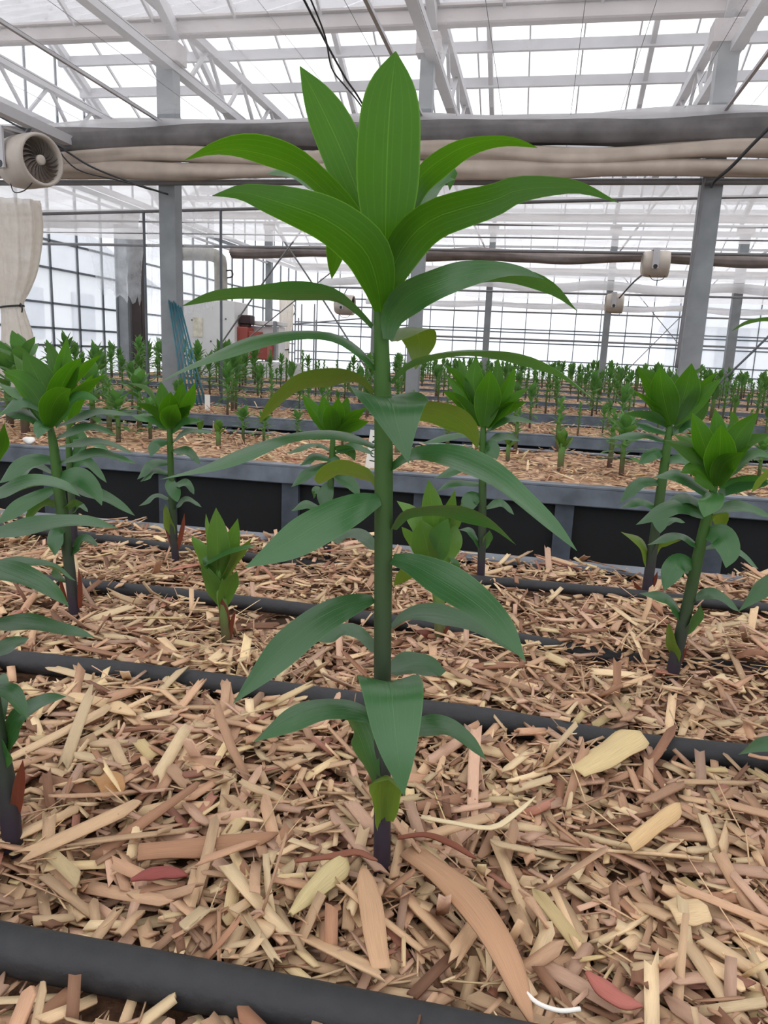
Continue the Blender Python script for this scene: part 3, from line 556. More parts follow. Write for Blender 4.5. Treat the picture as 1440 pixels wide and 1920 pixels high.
P6 = LV([((905, 795, 889, 725, 893, 666), 40, -1, 0.0, 'c'), ((908, 800, 914, 745, 919, 693), 50, -1, -0.02, 'c'), ((912, 795, 930, 725, 934, 670), 30, -1, 0.02, 'c'), ((914, 795, 945, 740, 967, 688), 26, -1, 0.0, 'c'),
 ((915, 800, 955, 755, 990, 727), 22, 1, 0.0, 'c'), ((902, 795, 865, 715, 834, 684), 24, -1, 0.01, 'c'), ((902, 798, 870, 742, 836, 703), 24, 1, 0.0, 'c'), ((900, 798, 862, 753, 830, 733), 24, -1, -0.01, 'c'), ((903, 780, 872, 700, 859, 668), 20, 1, 0.03, 'c'),
 ((912, 802, 945, 768, 987, 754), 22, -1, 0.0, 'c'), ((910, 812, 950, 787, 1003, 792), 14, 1, 0.0, 'm'), ((903, 835, 870, 815, 788, 831), 12, 1, 0.0, 'l'), ((910, 832, 940, 820, 977, 826), 14, 1, 0.0, 'l'), ((908, 838, 920, 840, 932, 861), 30, 1, -0.02, 'l'),
 ((904, 872, 862, 878, 813, 897), 16, 1, 0.0, 'l'), ((904, 908, 850, 905, 818, 922), 13, 1, 0.0, 'l'), ((908, 905, 945, 908, 975, 925), 13, 1, 0.0, 'l'), ((902, 930, 882, 938, 876, 964), 32, 1, -0.02, 'l'), ((908, 955, 938, 944, 964, 965), 14, 1, 0.0, 'l'),
 ((903, 1030, 882, 995, 860, 993), 12, 1, 0.0, 'l'), ((907, 1030, 914, 1008, 918, 994), 17, -1, 0.0, 'm'), ((905, 800, 905, 750, 905, 700), 36, -1, 0.02, 'c')])
px_plant('lily_plant', 'upright lily with a full crown at the rear rim beside the fat sprout', (902, 1090), [(902, 1095, 14), (904, 1000, 15), (905, 880, 14), (906, 806, 11), (907, 788, 4)], P6, group='lilies on the hose bench')
P7 = LV([((1256, 795, 1232, 730, 1194, 687), 44, -1, 0.0, 'c'), ((1257, 797, 1243, 735, 1237, 688), 52, -1, -0.02, 'c'), ((1262, 795, 1285, 735, 1297, 681), 52, -1, -0.01, 'c'), ((1265, 790, 1305, 738, 1345, 696), 22, -1, 0.01, 'c'), ((1264, 797, 1308, 752, 1352, 709), 30, 1, -0.01, 'c'),
 ((1266, 800, 1305, 772, 1326, 734), 38, -1, 0.02, 'c'), ((1253, 795, 1218, 757, 1189, 733), 14, -1, 0.0, 'c'), ((1254, 802, 1220, 781, 1173, 775), 18, -1, 0.0, 'm'), ((1256, 790, 1244, 720, 1234, 679), 34, 1, 0.03, 'c'), ((1260, 790, 1262, 740, 1268, 700), 46, 1, 0.03, 'c'), ((1264, 780, 1290, 715, 1322, 685), 14, 1, 0.04, 'c'),
 ((1252, 812, 1222, 803, 1190, 792), 14, 1, 0.0, 'l'), ((1250, 828, 1205, 815, 1138, 822), 13, 1, 0.0, 'l'), ((1246, 850, 1225, 850, 1197, 870), 24, 1, -0.01, 'l'), ((1254, 818, 1288, 796, 1312, 806), 18, 1, 0.0, 'l'), ((1240, 905, 1200, 905, 1161, 944), 22, 1, -0.01, 'l'), ((1236, 955, 1200, 940, 1162, 953), 15, 1, 0.0, 'l'),
 ((1232, 958, 1237, 974, 1238, 1000), 30, 1, -0.03, 'l'), ((1233, 990, 1262, 976, 1285, 980), 12, 1, 0.0, 'l'), ((1215, 1065, 1204, 1020, 1164, 997), 14, 1, 0.0, 'o'), ((1222, 1050, 1238, 1020, 1277, 1013), 13, -1, 0.0, 'o'), ((1214, 1112, 1226, 1092, 1233, 1071), 9, -1, -0.005, 'r'), ((1212, 1122, 1196, 1102, 1186, 1088), 9, -1, -0.01, 'r'), ((1243, 870, 1275, 862, 1300, 880), 16, 1, 0.0, 'l')])
px_plant('lily_plant', 'leaning lily with a red foot and full crown before the thick post', (1212, 1116), [(1211, 1122, 19), (1218, 1070, 19), (1230, 985, 18), (1246, 870, 17), (1255, 806, 12), (1258, 788, 4)], P7, group='lilies on the hose bench')
P8 = LV([((1344, 905, 1350, 850, 1352, 796), 56, -1, -0.03, 'c'), ((1346, 890, 1346, 820, 1341, 766), 38, -1, 0.02, 'c'), ((1340, 895, 1318, 825, 1298, 774), 42, -1, 0.0, 'c'), ((1350, 890, 1382, 820, 1422, 772), 44, -1, 0.0, 'c'), ((1352, 895, 1390, 838, 1446, 812), 30, 1, 0.0, 'c'),
 ((1340, 895, 1292, 845, 1243, 824), 26, 1, 0.0, 'c'), ((1338, 885, 1296, 832, 1262, 813), 22, 1, 0.02, 'c'), ((1345, 912, 1358, 872, 1394, 848), 42, -1, -0.03, 'c'), ((1340, 915, 1305, 882, 1276, 886), 32, 1, -0.02, 'c'), ((1348, 908, 1385, 868, 1420, 850, 1445, 858), 24, 1, 0.0, 'm'), ((1348, 912, 1390, 898, 1445, 902), 18, -1, 0.0, 'm'), ((1348, 880, 1375, 800, 1370, 770), 26, 1, 0.04, 'c'),
 ((1336, 920, 1333, 938, 1320, 970), 44, 1, -0.04, 'm'), ((1340, 935, 1380, 912, 1445, 906), 26, 1, 0.0, 'l'), ((1326, 968, 1270, 948, 1192, 984), 29, 1, -0.01, 'l'), ((1334, 930, 1275, 892, 1223, 895), 22, 1, 0.0, 'l'), ((1332, 955, 1285, 932, 1241, 945), 18, 1, 0.01, 'l'), ((1330, 965, 1385, 950, 1448, 970), 20, 1, 0.0, 'l'),
 ((1328, 975, 1345, 968, 1345, 993), 28, -1, 0.03, 'o'), ((1320, 1000, 1352, 1005, 1366, 1035, 1361, 1065), 46, 1, -0.04, 'l'), ((1316, 1030, 1370, 1028, 1422, 1067), 14, 1, 0.02, 'l'), ((1310, 1025, 1270, 1003, 1213, 1022), 15, 1, 0.0, 'l'), ((1304, 1060, 1268, 1058, 1244, 1108), 40, 1, -0.02, 'l'), ((1305, 1090, 1290, 1070, 1280, 1075), 18, 1, 0.02, 'l'),
 ((1276, 1160, 1252, 1122, 1198, 1112), 18, 1, 0.0, 'l'), ((1290, 1130, 1338, 1114, 1387, 1147), 19, 1, 0.0, 'l'), ((1284, 1190, 1305, 1160, 1313, 1133), 18, -1, 0.0, 'm'), ((1268, 1245, 1258, 1205, 1254, 1168), 20, -1, -0.008, 'o'), ((1266, 1255, 1280, 1230, 1288, 1211), 9, -1, -0.005, 'r'), ((1250, 1282, 1243, 1270, 1240, 1258), 9, -1, -0.008, 'r')])
px_plant('lily_plant', 'leaning lily with a glowing yellow-green crown and purple foot', (1254, 1282), [(1253, 1288, 25), (1272, 1210, 24), (1296, 1105, 22), (1318, 1000, 20), (1339, 912, 14), (1343, 892, 5)], P8, group='lilies on the hose bench')
P9 = LV([((-40, 935, 55, 908, 108, 909, 151, 931), 26, 1, -0.0, 'l'), ((-50, 1005, 60, 988, 150, 978, 222, 991), 30, 1, 0.02, 'l'), ((-55, 1045, 20, 1074, 80, 1100, 129, 1137), 42, 1, -0.02, 'l'), ((-45, 1060, 80, 1057, 142, 1089), 14, 1, 0.05, 'l'),
 ((-45, 1168, 40, 1169, 110, 1180, 177, 1195), 31, 1, 0.0, 'l'), ((-35, 1240, 15, 1210, 54, 1196), 30, 1, 0.03, 'l'), ((-35, 1285, 20, 1306, 51, 1348), 34, 1, -0.01, 'l'), ((5, 1420, 32, 1355, 78, 1318, 124, 1306), 32, 1, 0.01, 'l'),
 ((28, 1530, 36, 1470, 43, 1424), 22, -1, -0.006, 'r'), ((-40, 905, -10, 850, 8, 792), 26, -1, 0.0, 'c'), ((-50, 890, -70, 800, -90, 720), 60, -1, 0.0, 'c'), ((-50, 890, -45, 800, -30, 720), 60, -1, 0.0, 'c'), ((-55, 900, -110, 830, -160, 800), 50, -1, 0.0, 'c'),
 ((-45, 980, -110, 960, -180, 1010), 40, 1, 0.0, 'l'), ((-38, 1100, -100, 1090, -170, 1160), 40, 1, 0.0, 'l'), ((-15, 1330, -80, 1310, -130, 1370), 40, 1, 0.0, 'l'), ((8, 1440, 0, 1400, -14, 1380), 20, -1, 0.0, 'm')])
R9 = px_plant('lily_plant', 'lily with a thick dark purple stem between the thick front hose and the second hose', (28, 1600), [(28, 1610, 33), (15, 1500, 38), (-3, 1400, 36), (-22, 1270, 32), (-40, 1080, 30), (-50, 920, 26), (-52, 860, 12)], P9, group='lilies on the hose bench')
P10 = LV([((1520, 625, 1450, 601, 1405, 605, 1371, 621), 9, -1, 0.0, 'm'), ((1520, 1040, 1440, 1092, 1384, 1147), 30, 1, 0.0, 'l'), ((1530, 1370, 1440, 1392, 1384, 1415), 28, 1, -0.02, 'l'), ((1515, 880, 1450, 885, 1408, 924), 18, -1, 0.0, 'o'), ((1520, 600, 1560, 540, 1600, 480), 60, -1, 0.0, 'c'), ((1520, 600, 1510, 520, 1500, 440), 60, -1, 0.0, 'c'),
 ((1520, 800, 1590, 770, 1660, 830), 40, 1, 0.0, 'l'), ((1525, 1100, 1590, 1080, 1660, 1150), 40, 1, 0.0, 'l'), ((1520, 1250, 1580, 1240, 1640, 1300), 40, 1, 0.0, 'l')])
R10 = px_plant('lily_plant', 'lily reaching in with single leaf tips from beyond the leaning glowing lily', (1540, 1560), [(1540, 1570, 32), (1532, 1300, 32), (1522, 1000, 30), (1516, 700, 24), (1520, 590, 12)], P10, group='lilies on the hose bench')

# ================================================================== young lilies on the benches behind
def arc_leaf(az, z0, ln, wd, el, curl, n=5, nw=2, r0=0.003):
    """a leaf in plant space: leaves the stem at height z0, bends over by curl"""
    a = el; p = np.array([r0, 0.0, z0]); P = [p.copy()]; N_ = []
    for i in range(n):
        p = p+np.array([cos(a), 0, sin(a)])*ln/n; P.append(p.copy()); a -= curl/n
    P = np.array(P); t = np.linspace(0, 1, n+1); ca, sa = cos(az), sin(az)
    C = np.stack([P[:, 0]*ca, P[:, 0]*sa, P[:, 2]], 1)
    Wv = np.array([-sa, ca, 0])[None]*(wd/2*np.maximum(shape(t, 0.42, 0.35), 0.02))[:, None]
    return blade(C, Wv, 0.2, nw)
def extra(root, stem, base, c0, n):
    """leaves on the side of a plant that turns away from the photograph"""
    B = onz(*base, 0.70); Y0 = B[1]; T = spline([ony(x, y, Y0)-B for x, y, _ in stem], 40)
    for k in range(n):
        p = T[8+int(28*k/n)]; z = 0.0; az = c0+1.15*sin(k*2.399); v, f, uv = arc_leaf(az, 0, 0.085+0.02*sin(k), 0.023, radians(35), radians(85), 12, 6)
        link('leaf', mesh('leaf', np.array(v)+p, f, L_LOW, uv, True), root)
    for k in range(6):
        v, f, uv = arc_leaf(c0+k*1.05, 0, 0.075, 0.026, radians(66), radians(25), 12, 6); p = T[-2]
        if abs(((k*1.05)+pi) % (2*pi)-pi) < 1.2: link('leaf', mesh('leaf', np.array(v)+p, f, L_CROWN, uv, True), root)
extra(R10, [(1540, 1570, 32), (1532, 1300, 32), (1522, 1000, 30), (1516, 700, 24), (1520, 590, 12)], (1540, 1560), 0.3, 14)
extra(R9, [(28, 1610, 33), (15, 1500, 38), (-3, 1400, 36), (-22, 1270, 32), (-40, 1080, 30), (-50, 920, 26), (-52, 860, 12)], (28, 1600), pi+0.3, 10)
def young(h, kind, r):
    """leaf list and stem of a young lily; kind 0 rosette, 1 narrow spire, 2 sprout"""
    L = []; ga = 2.399; a = r.uniform(0, 6.28)
    if kind == 0:
        for k in range(15):
            s = k/14; z = h*(0.22+0.5*s); L.append(arc_leaf(a, z, h*(0.34-0.12*abs(s-0.4)), h*0.10, radians(10+45*s), radians(70-40*s), 4)); a += ga
        for k in range(8): L.append(arc_leaf(a, h*(0.70+0.02*k), h*0.28, h*0.12, radians(48+5*k), radians(20), 4)); a += ga
    elif kind == 1:
        for k in range(26):
            s = k/25; z = h*(0.30+0.62*s); L.append(arc_leaf(a, z, h*(0.20-0.10*s), h*0.055, radians(25+45*s), radians(30), 3)); a += ga
    else:
        for k in range(8): L.append(arc_leaf(a, h*(0.42+0.04*k), h*(0.40-0.02*k), h*0.15, radians(62+3*k), radians(20-30*(k % 2)), 4)); a += ga
    return L, MB().tube([(0, 0, -0.02), (r.uniform(-.01, .01)*h, 0, h*0.45), (0, 0, h*(0.92 if kind == 1 else 0.75))], [h*0.028, h*0.026, h*0.012] if kind != 2 else [h*0.05, h*0.05, h*0.02], 6, False)
r_ = np.random.default_rng(11)
FIRST = [(1050, 880, 800, 2), (1046, 832, 742, 1), (1142, 875, 765, 1), (1165, 890, 778, 0), (966, 843, 752, 1), (1422, 897, 822, 0), (1298, 895, 800, 0), (222, 828, 733, 0), (282, 823, 748, 0), (375, 824, 781, 2), (410, 838, 783, 2), (456, 828, 764, 0),
         (48, 815, 640, 0), (205, 812, 705, 1), (176, 806, 690, 0), (495, 832, 772, 0), (557, 812, 770, 0), (642, 834, 780, 0), (839, 838, 756, 1), (952, 862, 808, 2), (745, 852, 790, 2), (1360, 878, 800, 0), (262, 806, 700, 0), (20, 800, 655, 0)]
def first_zone(x): return 'behind the stout lily' if x < 240 else 'by the slender lily' if x < 400 else 'between slender and tall lily' if x < 700 else 'by the upright lily' if x < 1000 else 'before the leaning lilies' if x < 1200 else 'behind the leaning lilies'
for bx, by, ty, kd in FIRST:
    B = onz(bx, by, 0.70)
    if not (2.14 < B[1] < 2.9): B[1] = min(max(B[1], 2.16), 2.88); B = np.array([ony(bx, by, B[1])[0], B[1], 0.70])
    h = ony(bx, ty, B[1])[2]-0.70; Ls, st = young(h, kd, r_)
    root = empty('young_lily', B, {0: 'young leafy lily', 1: 'narrow young lily spire', 2: 'stubby lily sprout'}[kd]+' on the first bench behind the hoses, '+first_zone(bx), 'plant', 'young lilies on the first bench behind')
    st.v = [(x*1.7, y*1.7, z) for x, y, z in st.v]; st.build('stem', STEM_S, root, smooth=True); fat = 1.55 if kd == 0 else 1.4
    for v, f, uv in Ls: link('leaf', mesh('leaf', np.array(v)*(fat, fat, 1.0), f, L_SPROUT if kd == 2 else L_FAR, uv, True), root)
# shared plant meshes for the small far ones
VAR = []
for k in range(9):
    kd = [0, 1, 0, 1, 1, 0, 1, 0, 2][k]; Ls, st = young(0.30, kd, r_); b = MB()
    for v, f, uv in Ls: b.add(v, f, uv)
    nl = len(b.f); b.add(st.v, st.f, st.uv); me = mesh('young_lily', b.v, b.f, [L_FAR, STEM_S], b.uv, True)
    ix = np.zeros(len(me.polygons), np.int32); ix[nl:] = 1; me.polygons.foreach_set('material_index', ix); VAR.append((kd, me, b, nl))
far = []
for i in range(2, len(BENCH)):
    y0, y1 = BENCH[i]; x0, x1 = BX[i]
    for j in range(4):
        y = y0+0.12+j*(y1-y0-0.24)/3; x = x0+0.1
        while x < x1-0.1:
            x += r_.uniform(0.16, 0.34)
            if r_.random() < (0.45 if i == 2 else 0.25): continue
            yy = y+r_.uniform(-0.04, 0.04)
            if i == 2 and yy > 3.86 and (-2.30 < x < -1.72 or abs(x-0.785) < 0.14 or abs(x+0.70) < 0.14): continue   # the poles and the posts stand here
            far.append((i, x, yy))
def zone(x, y):
    k = x-0.0; P_ = [(-2.185, 'the thick post with teal poles'), (-0.70, 'the slim post'), (0.785, 'the thick post with the rod')]
    if k < P_[0][0]: return 'towards the gable wall'
    if k < P_[1][0]: return 'between teal poles and slim post'
    return 'between slim post and rod post' if k < P_[2][0] else 'past the post with the rod'
vis = []
for q in far:
    u, v, d = proj((q[1], q[2], 0.85))
    if -40 < u < 1480: vis.append((d, q))
vis.sort(key=lambda t: t[0]); keep = set(id(q) for _, q in vis[:270]); rest = MB(); rest_m = []
for q in far:
    i, x, y = q; left = x < -0.35*y-0.2; k = int(r_.integers(0, 9))
    h = r_.uniform(0.12, 0.25) if i == 2 else r_.uniform(0.14, 0.29) if i < 5 else r_.uniform(0.17, 0.35)
    if left: h *= 1.30; k = [0, 2, 5, 7][k % 4]
    s = h/0.30; a = r_.uniform(0, 6.28)
    if id(q) in keep:
        ob = link('young_lily', VAR[k][1], None, (x, y, 0.70), ('tall ' if h > 0.29 else 'short ' if h < 0.22 else '')+['leafy young lily', 'narrow lily spire', 'stubby lily sprout'][VAR[k][0]]+', %s bench behind the hoses, %s' % (ORD[i], zone(x, y)), 'plant', 'young lilies on the %s bench' % ORD[i])
        ob.scale = (s, s, s); ob.rotation_euler.z = a
    elif -4.6 < x < 3.8:
        b = VAR[k][2]; V = np.array(b.v)*s; ca, sa = cos(a), sin(a)
        rest.add(np.stack([V[:, 0]*ca-V[:, 1]*sa+x, V[:, 0]*sa+V[:, 1]*ca+y, V[:, 2]+0.70], 1), b.f, b.uv); rest_m += [0]*VAR[k][3]+[1]*(len(b.f)-VAR[k][3])
me = mesh('distant_lily_rows', rest.v, rest.f, [L_FAR, STEM_S], rest.uv, True); me.polygons.foreach_set('material_index', np.array(rest_m, np.int32))
link('distant_lily_rows', me, label='dense rows of small lilies on the farthest benches before the end wall', cat='plants', kind='stuff')

# ================================================================== drip hoses
def hose(label, pts, rad, lift=0.0):
    P = []
    for x, y, dz in pts:
        p = onz(x, y, 0.708+lift); P.append((p[0], p[1], 0.708+lift+dz))
    P = np.array(P); d0 = P[0]-P[1]; d1 = P[-1]-P[-2]
    P = np.vstack([[-4.5, P[0][1], P[0][2]-0.004], [-2.0, P[0][1], P[0][2]], P, [1.5, P[-1][1], P[-1][2]], [4.2, P[-1][1], P[-1][2]-0.004]])
    xs = np.r_[np.linspace(-4.5, -1.3, 20, endpoint=False), np.linspace(-1.3, 1.0, 300, endpoint=False), np.linspace(1.0, 4.2, 20)]; o_ = np.argsort(P[:, 0]); P = P[o_]; ker = np.hanning(41); ker /= ker.sum(); xd = np.linspace(-4.6, 4.3, 1200); sm = lambda c: np.interp(xs, xd[20:-20], np.convolve(np.interp(xd, P[:, 0], c), ker, 'valid')); S = np.stack([xs, sm(P[:, 1]), sm(P[:, 2])], 1)
    return MB().tube(S, rad, 16).build('drip_hose', HOSE, smooth=True, label=label, cat='hose', group='black drip hoses'), S
HO = []
HO.append(hose('thick black drip hose along the front of the bench, before the tall lily', [(-60, 1766, 0.0), (0, 1778, 0.0), (350, 1842, 0.0), (700, 1914, 0.0), (1000, 1975, 0)], 0.0125, 0.006))
HO.append(hose('black drip hose just behind the tall lily stem', [(0, 1238, 0.0), (250, 1262, 0.0), (500, 1297, 0.0), (800, 1336, 0.0), (1000, 1358, 0.0), (1180, 1385, -0.012), (1330, 1400, -0.004), (1440, 1415, -0.004)], 0.0115, 0.002))
HO.append(hose('black drip hose behind the short red-footed sprout', [(90, 1085, -0.004), (250, 1107, 0.0), (430, 1126, 0.0), (680, 1158, 0.0), (960, 1196, 0.0), (1120, 1218, -0.008), (1260, 1232, -0.014), (1360, 1243, -0.002), (1440, 1250, -0.006)], 0.0095, 0.0))
HO.append(hose('black drip hose along the rear rim of the bench', [(150, 1003, 0.0), (260, 1020, 0.0), (450, 1040, -0.003), (700, 1062, -0.008), (950, 1094, 0.0), (1100, 1106, 0.0), (1250, 1122, 0.0), (1440, 1142, 0.0)], 0.0085, 0.0))

# ================================================================== wood chip mulch
def hf(x, y): return 0.703+0.006*np.sin(x*7.1+1)*np.sin(y*9.3)+0.005*np.sin(x*17+y*11)+0.004*np.sin(x*29-y*23+2)
PAL = np.array([lin(*c)[:3] for c in ((208, 172, 136), (216, 184, 146), (226, 198, 158), (200, 160, 128), (188, 146, 116), (206, 166, 140), (166, 122, 94), (226, 198, 152), (140, 98, 74), (196, 158, 134), (172, 118, 98), (212, 186, 136))])
PW = np.array([.16, .15, .10, .13, .11, .10, .07, .05, .05, .05, .02, .01]); PW = PW/PW.sum()
def chips(n, x, y, z, L, W, seed, ns=4, nw=2, tilt=0.16, stand=0.05):
    """vertex array (n, V, 3), faces of one chip, uv of one chip, colours"""
    r = np.random.default_rng(seed)
    s = np.linspace(-0.5, 0.5, ns+1); w_ = np.linspace(-0.5, 0.5, nw+1); S, Wg = np.meshgrid(s, w_, indexing='ij'); S = S.ravel(); Wg = Wg.ravel(); V = len(S)
    end = np.where(np.abs(S) > 0.49, 1.0, 0.0)
    T = np.clip(W*r.uniform(0.10, 0.30, n), 0.0006, 0.0030)
    jag = r.uniform(-0.10, 0.10, (n, V))*end+r.uniform(-0.02, 0.02, (n, V))
    tap = 1-r.uniform(0, 0.65, n)[:, None]*np.clip(S[None]+0.3, 0, 1)*(r.random(n)[:, None] < 0.25)
    bend = r.normal(0, 0.018, n)*(r.random(n) < 0.6)+r.normal(0, 0.10, n)*(r.random(n) < 0.06)
    curl = np.abs(r.normal(0, 0.12, n))*(r.random(n) < 0.5)+r.uniform(0.4, 0.9, n)*(r.random(n) < 0.10); curl *= r.choice([-1, 1], n, p=[.7, .3])
    twist = r.normal(0, 0.10, n); side = r.normal(0, 0.008, n)
    X = (S[None]+jag)*L[:, None]
    Wl = Wg[None]*tap*W[:, None]; a = twist[:, None]*S[None]*2
    crv = curl[:, None]*W[:, None]*(4*Wg[None]**2-0.5)*0.5
    Y = Wl*np.cos(a)+side[:, None]*L[:, None]*(4*S[None]**2); Z = crv+bend[:, None]*L[:, None]*(4*S[None]**2-0.5)+Wl*np.sin(a)
    top = np.stack([X, Y, Z+T[:, None]/2], 2); bot = np.stack([X, Y*0.96, Z-T[:, None]/2], 2); P = np.concatenate([top, bot], 1)
    az = r.uniform(0, 2*pi, n); el = r.normal(0, tilt, n)+np.where(r.random(n) < stand, r.uniform(0.3, 0.95, n), 0); ro = r.normal(0, 0.28, n)
    ca, sa, ce, se, cr, sr = np.cos(az), np.sin(az), np.cos(el), np.sin(el), np.cos(ro), np.sin(ro)
    R = np.empty((n, 3, 3)); R[:, 0, 0] = ca*ce; R[:, 1, 0] = sa*ce; R[:, 2, 0] = se
    R[:, 0, 1] = -sa*cr-ca*se*sr; R[:, 1, 1] = ca*cr-sa*se*sr; R[:, 2, 1] = ce*sr
    R[:, 0, 2] = sa*sr-ca*se*cr; R[:, 1, 2] = -ca*sr-sa*se*cr; R[:, 2, 2] = ce*cr
    lift = np.abs(se)*L*0.42
    P = np.einsum('nij,nvj->nvi', R, P)+np.stack([x, y, z+lift], 1)[:, None]
    q = lambda i, j: i*(nw+1)+j
    F_ = []
    for i in range(ns):
        for j in range(nw): F_.append((q(i, j), q(i+1, j), q(i+1, j+1), q(i, j+1))); F_.append((V+q(i, j), V+q(i, j+1), V+q(i+1, j+1), V+q(i+1, j)))
    for i in range(ns): F_.append((q(i, 0), V+q(i, 0), V+q(i+1, 0), q(i+1, 0))); F_.append((q(i, nw), q(i+1, nw), V+q(i+1, nw), V+q(i, nw)))
    for j in range(nw): F_.append((q(0, j), q(0, j+1), V+q(0, j+1), V+q(0, j))); F_.append((q(ns, j), V+q(ns, j), V+q(ns, j+1), q(ns, j+1)))
    c = PAL[r.choice(len(PAL), n, p=PW)]*r.uniform(0.70, 1.28, (n, 1))
    u0 = r.uniform(0, 50, (n, 2)); uv = np.stack([S[None]*L[:, None]*40+u0[:, :1], Wg[None]*np.ones((n, 1))+u0[:, 1:]], 2); uv = np.concatenate([uv, uv], 1)
    return P, np.array(F_), uv, c
def chip_mesh(name, P, F_, uv, c):
    n, V = P.shape[:2]; me = bpy.data.meshes.new(name); nf = len(F_)
    me.vertices.add(n*V); me.vertices.foreach_set('co', P.astype(np.float32).ravel())
    idx = (F_[None]+(np.arange(n)*V)[:, None, None]).reshape(-1, 4)
    me.loops.add(idx.size); me.loops.foreach_set('vertex_index', idx.ravel().astype(np.int32))
    me.polygons.add(len(idx)); me.polygons.foreach_set('loop_start', (np.arange(len(idx))*4).astype(np.int32)); me.polygons.foreach_set('loop_total', np.full(len(idx), 4, np.int32))
    me.update(calc_edges=True); me.validate()
    u = me.uv_layers.new(name='UVMap'); u.data.foreach_set('uv', uv.reshape(-1, 2)[idx.ravel()].astype(np.float32).ravel())
    a = me.attributes.new('chipcol', 'FLOAT_COLOR', 'POINT'); col = np.ones((n, V, 4), np.float32); col[:, :, :3] = c[:, None]; a.data.foreach_set('color', col.ravel())
    me.materials.append(CHIP); return me
def free_of_hoses(x, y, m):
    ok = np.ones(len(x), bool)
    for _, S in HO: ok &= np.abs(y-np.interp(x, S[:, 0], S[:, 1])) > m
    return ok
def scatter(n, x0, x1, y0, y1, seed, big=1.0, hoses=False, wk=None, **k):
    r = np.random.default_rng(seed); x = r.uniform(x0, x1, n); y = r.uniform(y0, y1, n)
    L = np.clip(r.lognormal(-3.95, 0.50, n), 0.006, 0.06)*big; W = np.clip(L*r.uniform(0.05, 0.34, n)**1.0, 0.0008, 0.0062)*big**0.8
    if wk: W = r.uniform(wk[0], wk[1], n)
    z = hf(x, y)+r.uniform(-0.010, 0.008, n)
    if hoses:
        hid = np.zeros(n, bool)
        for h_, S in HO:
            buried = np.interp(x, S[:, 0], S[:, 2]) < 0.703; dist = np.abs(y-np.interp(x, S[:, 0], S[:, 1]))
            hid |= (dist < 0.013+0.20*L) & ~buried & (r.random(n) > 0.015)
            z = np.where((dist < 0.02) & (buried | (r.random(n) < 0.1)), z+0.014, z)
        x, y, L, W, z = x[~hid], y[~hid], L[~hid], W[~hid], z[~hid]
    return chips(len(x), x, y, z, L, W, seed+1, **k)
UNDER = plain('brown_mulch_fines', lin(112, 80, 58), 0.9, 0, 0.45, 160, 0.5)
# bed surface under the chips, per bench
for i, (y0, y1) in enumerate(BENCH):
    x0, x1 = BX[i]; nx, ny = 180, 24; gx, gy = np.meshgrid(np.linspace(x0+0.04, x1-0.04, nx+1), np.linspace(y0+0.04, y1-0.04, ny+1), indexing='ij')
    gz = hf(gx, gy)-(0.010 if i < 4 else 0.003); v = np.stack([gx.ravel(), gy.ravel(), gz.ravel()], 1)
    f = [(a*(ny+1)+b, (a+1)*(ny+1)+b, (a+1)*(ny+1)+b+1, a*(ny+1)+b+1) for a in range(nx) for b in range(ny)]
    link('mulch_bed', mesh('mulch_bed', v, f, UNDER if i == 0 else MULCH, None, True), kind='stuff', label='bed of wood chip mulch filling the '+('hose bench' if i == 0 else '%s bench behind the hose bench' % ORD[i]), cat='mulch')
A = scatter(36000, -1.75, 1.15, 0.10, 1.262, 100, 1.0, True, ns=2, nw=1)
A2 = scatter(9000, -1.5, 0.95, 0.10, 1.262, 110, 1.35, True, ns=2, nw=2)
A3 = scatter(7000, -0.75, 0.55, 0.10, 0.75, 115, 1.45, True, ns=2, nw=2, tilt=0.2)
B_ = scatter(1700, -1.3, 0.9, 0.10, 1.262, 160, 1.75, True, ns=4, nw=4, stand=0.07)
side = scatter(5200, -4.6, -1.75, 0.10, 1.262, 120, 1.5, True, ns=2, nw=1); side2 = scatter(4000, 1.15, 4.3, 0.10, 1.262, 140, 1.5, True, ns=2, nw=1)
